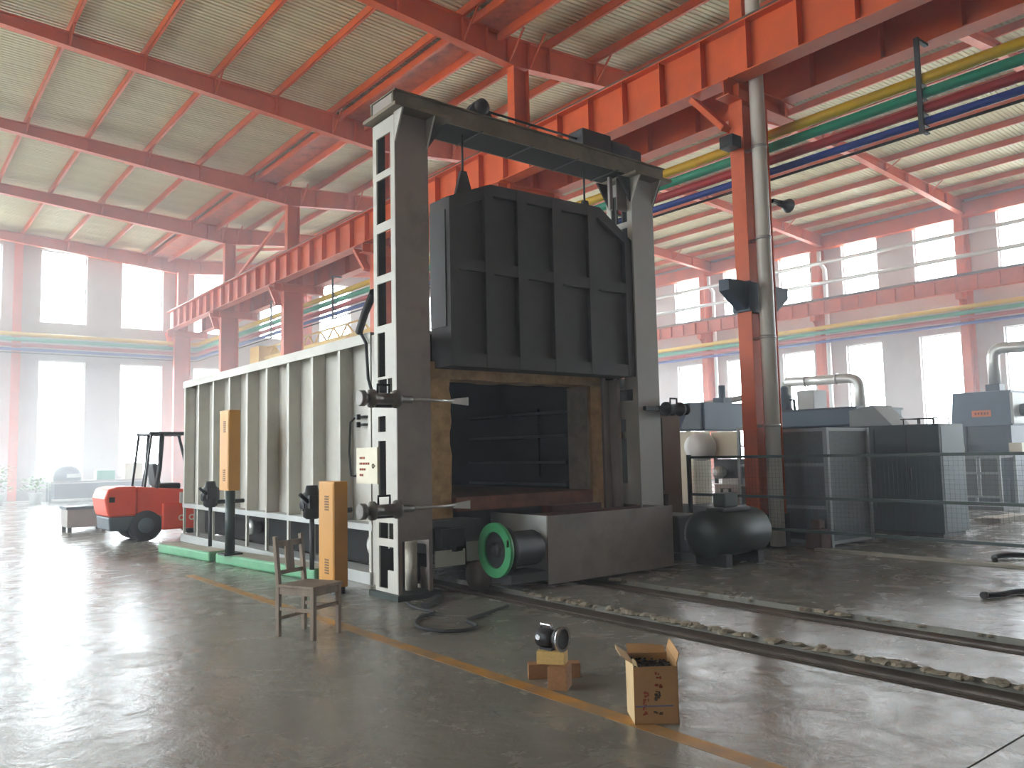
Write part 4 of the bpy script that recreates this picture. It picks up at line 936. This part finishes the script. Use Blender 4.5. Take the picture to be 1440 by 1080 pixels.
for y in (17.15, 17.65): MB().box(5.95, y-.05, .1, 6.07, y+.05, 2.1).build('mast', 'black', fk); MB().box(6.07, y-.05, .05, 7.1, y+.05, .09).box(6.07, y-.05, .05, 6.11, y+.05, .6).build('fork', 'dark', fk)

# ------------------------------------------------------------------ far left corner
cr = thing('steel_crate', 'grey steel crate on short legs left of the forklift', 'crate', (4.05, 20.9, 0))
B(3.6, 20.55, .1, 4.42, 21.3, .54).build('body', 'grey_mid', cr, .01); MB().box(3.57, 20.52, .5, 4.45, 21.33, .56).build('rim', 'fgrey', cr)
for x in (3.66, 4.36):
    for y in (20.6, 21.25): B(x-.04, y-.04, 0, x+.04, y+.04, .1).build('leg', 'dark', cr)
def plant(x, y, h, lab):
    o = thing('potted_plant', lab, 'plant', (x, y, 0), 0, 'potted plants')
    MB().lathe((x, y, 0), [(.18, 0), (.26, .4), (.28, .42), (.24, .42)], n=18).build('pot', 'white', o)
    MB().tube([(x, y, .38), (x, y, h*.7)], .025, 6).build('stem', 'wood', o)
    mb = MB(); rr = random.Random(int(x*10))
    for i in range(260):
        a = rr.uniform(0, 6.28); r = .55*math.sqrt(rr.random()); z = .5+(h-.5)*rr.random(); p = Vector((x+r*math.cos(a), y+r*math.sin(a), z))
        d = Vector((math.cos(a), math.sin(a), rr.uniform(-.4, .6))).normalized()*.16; s = Vector((-math.sin(a), math.cos(a), 0))*.05
        mb.quad([p, p+d*.5+s, p+d, p+d*.5-s])
    f = mb.build('foliage', 'leaf', o); f['kind'] = 'stuff'
plant(4.0, 36.5, 1.5, 'taller bushy green plant in white pot at the left edge'); plant(5.25, 36.2, 1.0, 'lower green plant in white pot beside the taller plant')
bn = thing('work_bench', 'long grey bench along the far wall with boxes', 'bench', (7.5, 37.5, 0))
B(5.8, 36.9, .75, 9.6, 37.7, .82).build('top', 'grey_mid', bn); B(6.0, 37.0, .1, 9.4, 37.6, .7).build('cupboard', 'fgrey', bn)
for x in (5.85, 9.55):
    for y in (36.95, 37.65): B(x-.04, y-.04, 0, x+.04, y+.04, .75).build('leg', 'fgrey', bn)
tag(B(7.5, 36.92, .82, 8.2, 37.4, 1.2).build('storage_box', 'pgreen', None, .01), 'small teal box on the far grey bench', 'box')
tag(B(8.6, 37, .82, 9.3, 37.5, 1.5).build('storage_box', 'cream', None, .01), 'cream carton on the right end of the far bench', 'box')
gr = thing('bench_grinder', 'grey domed machine on the left end of the far bench', 'machine', (6.3, 37.3, .82))
MB().lathe((6.5, 37.3, .82), [(.5, 0), (.5, .35), (.35, .55), (.1, .62)], n=20).build('body', 'fgrey', gr); B(6.4, 36.78, .95, 6.9, 36.85, 1.1).build('plate', 'white', gr)
tag(MB().box(3.2, 38.4, 0, 11, 38.9, .02).build('floor_surface', 'dust_lit'), 'pale band painted as window light on the floor along the far wall', 'painted light')  # brightly lit floor band painted as a pale strip
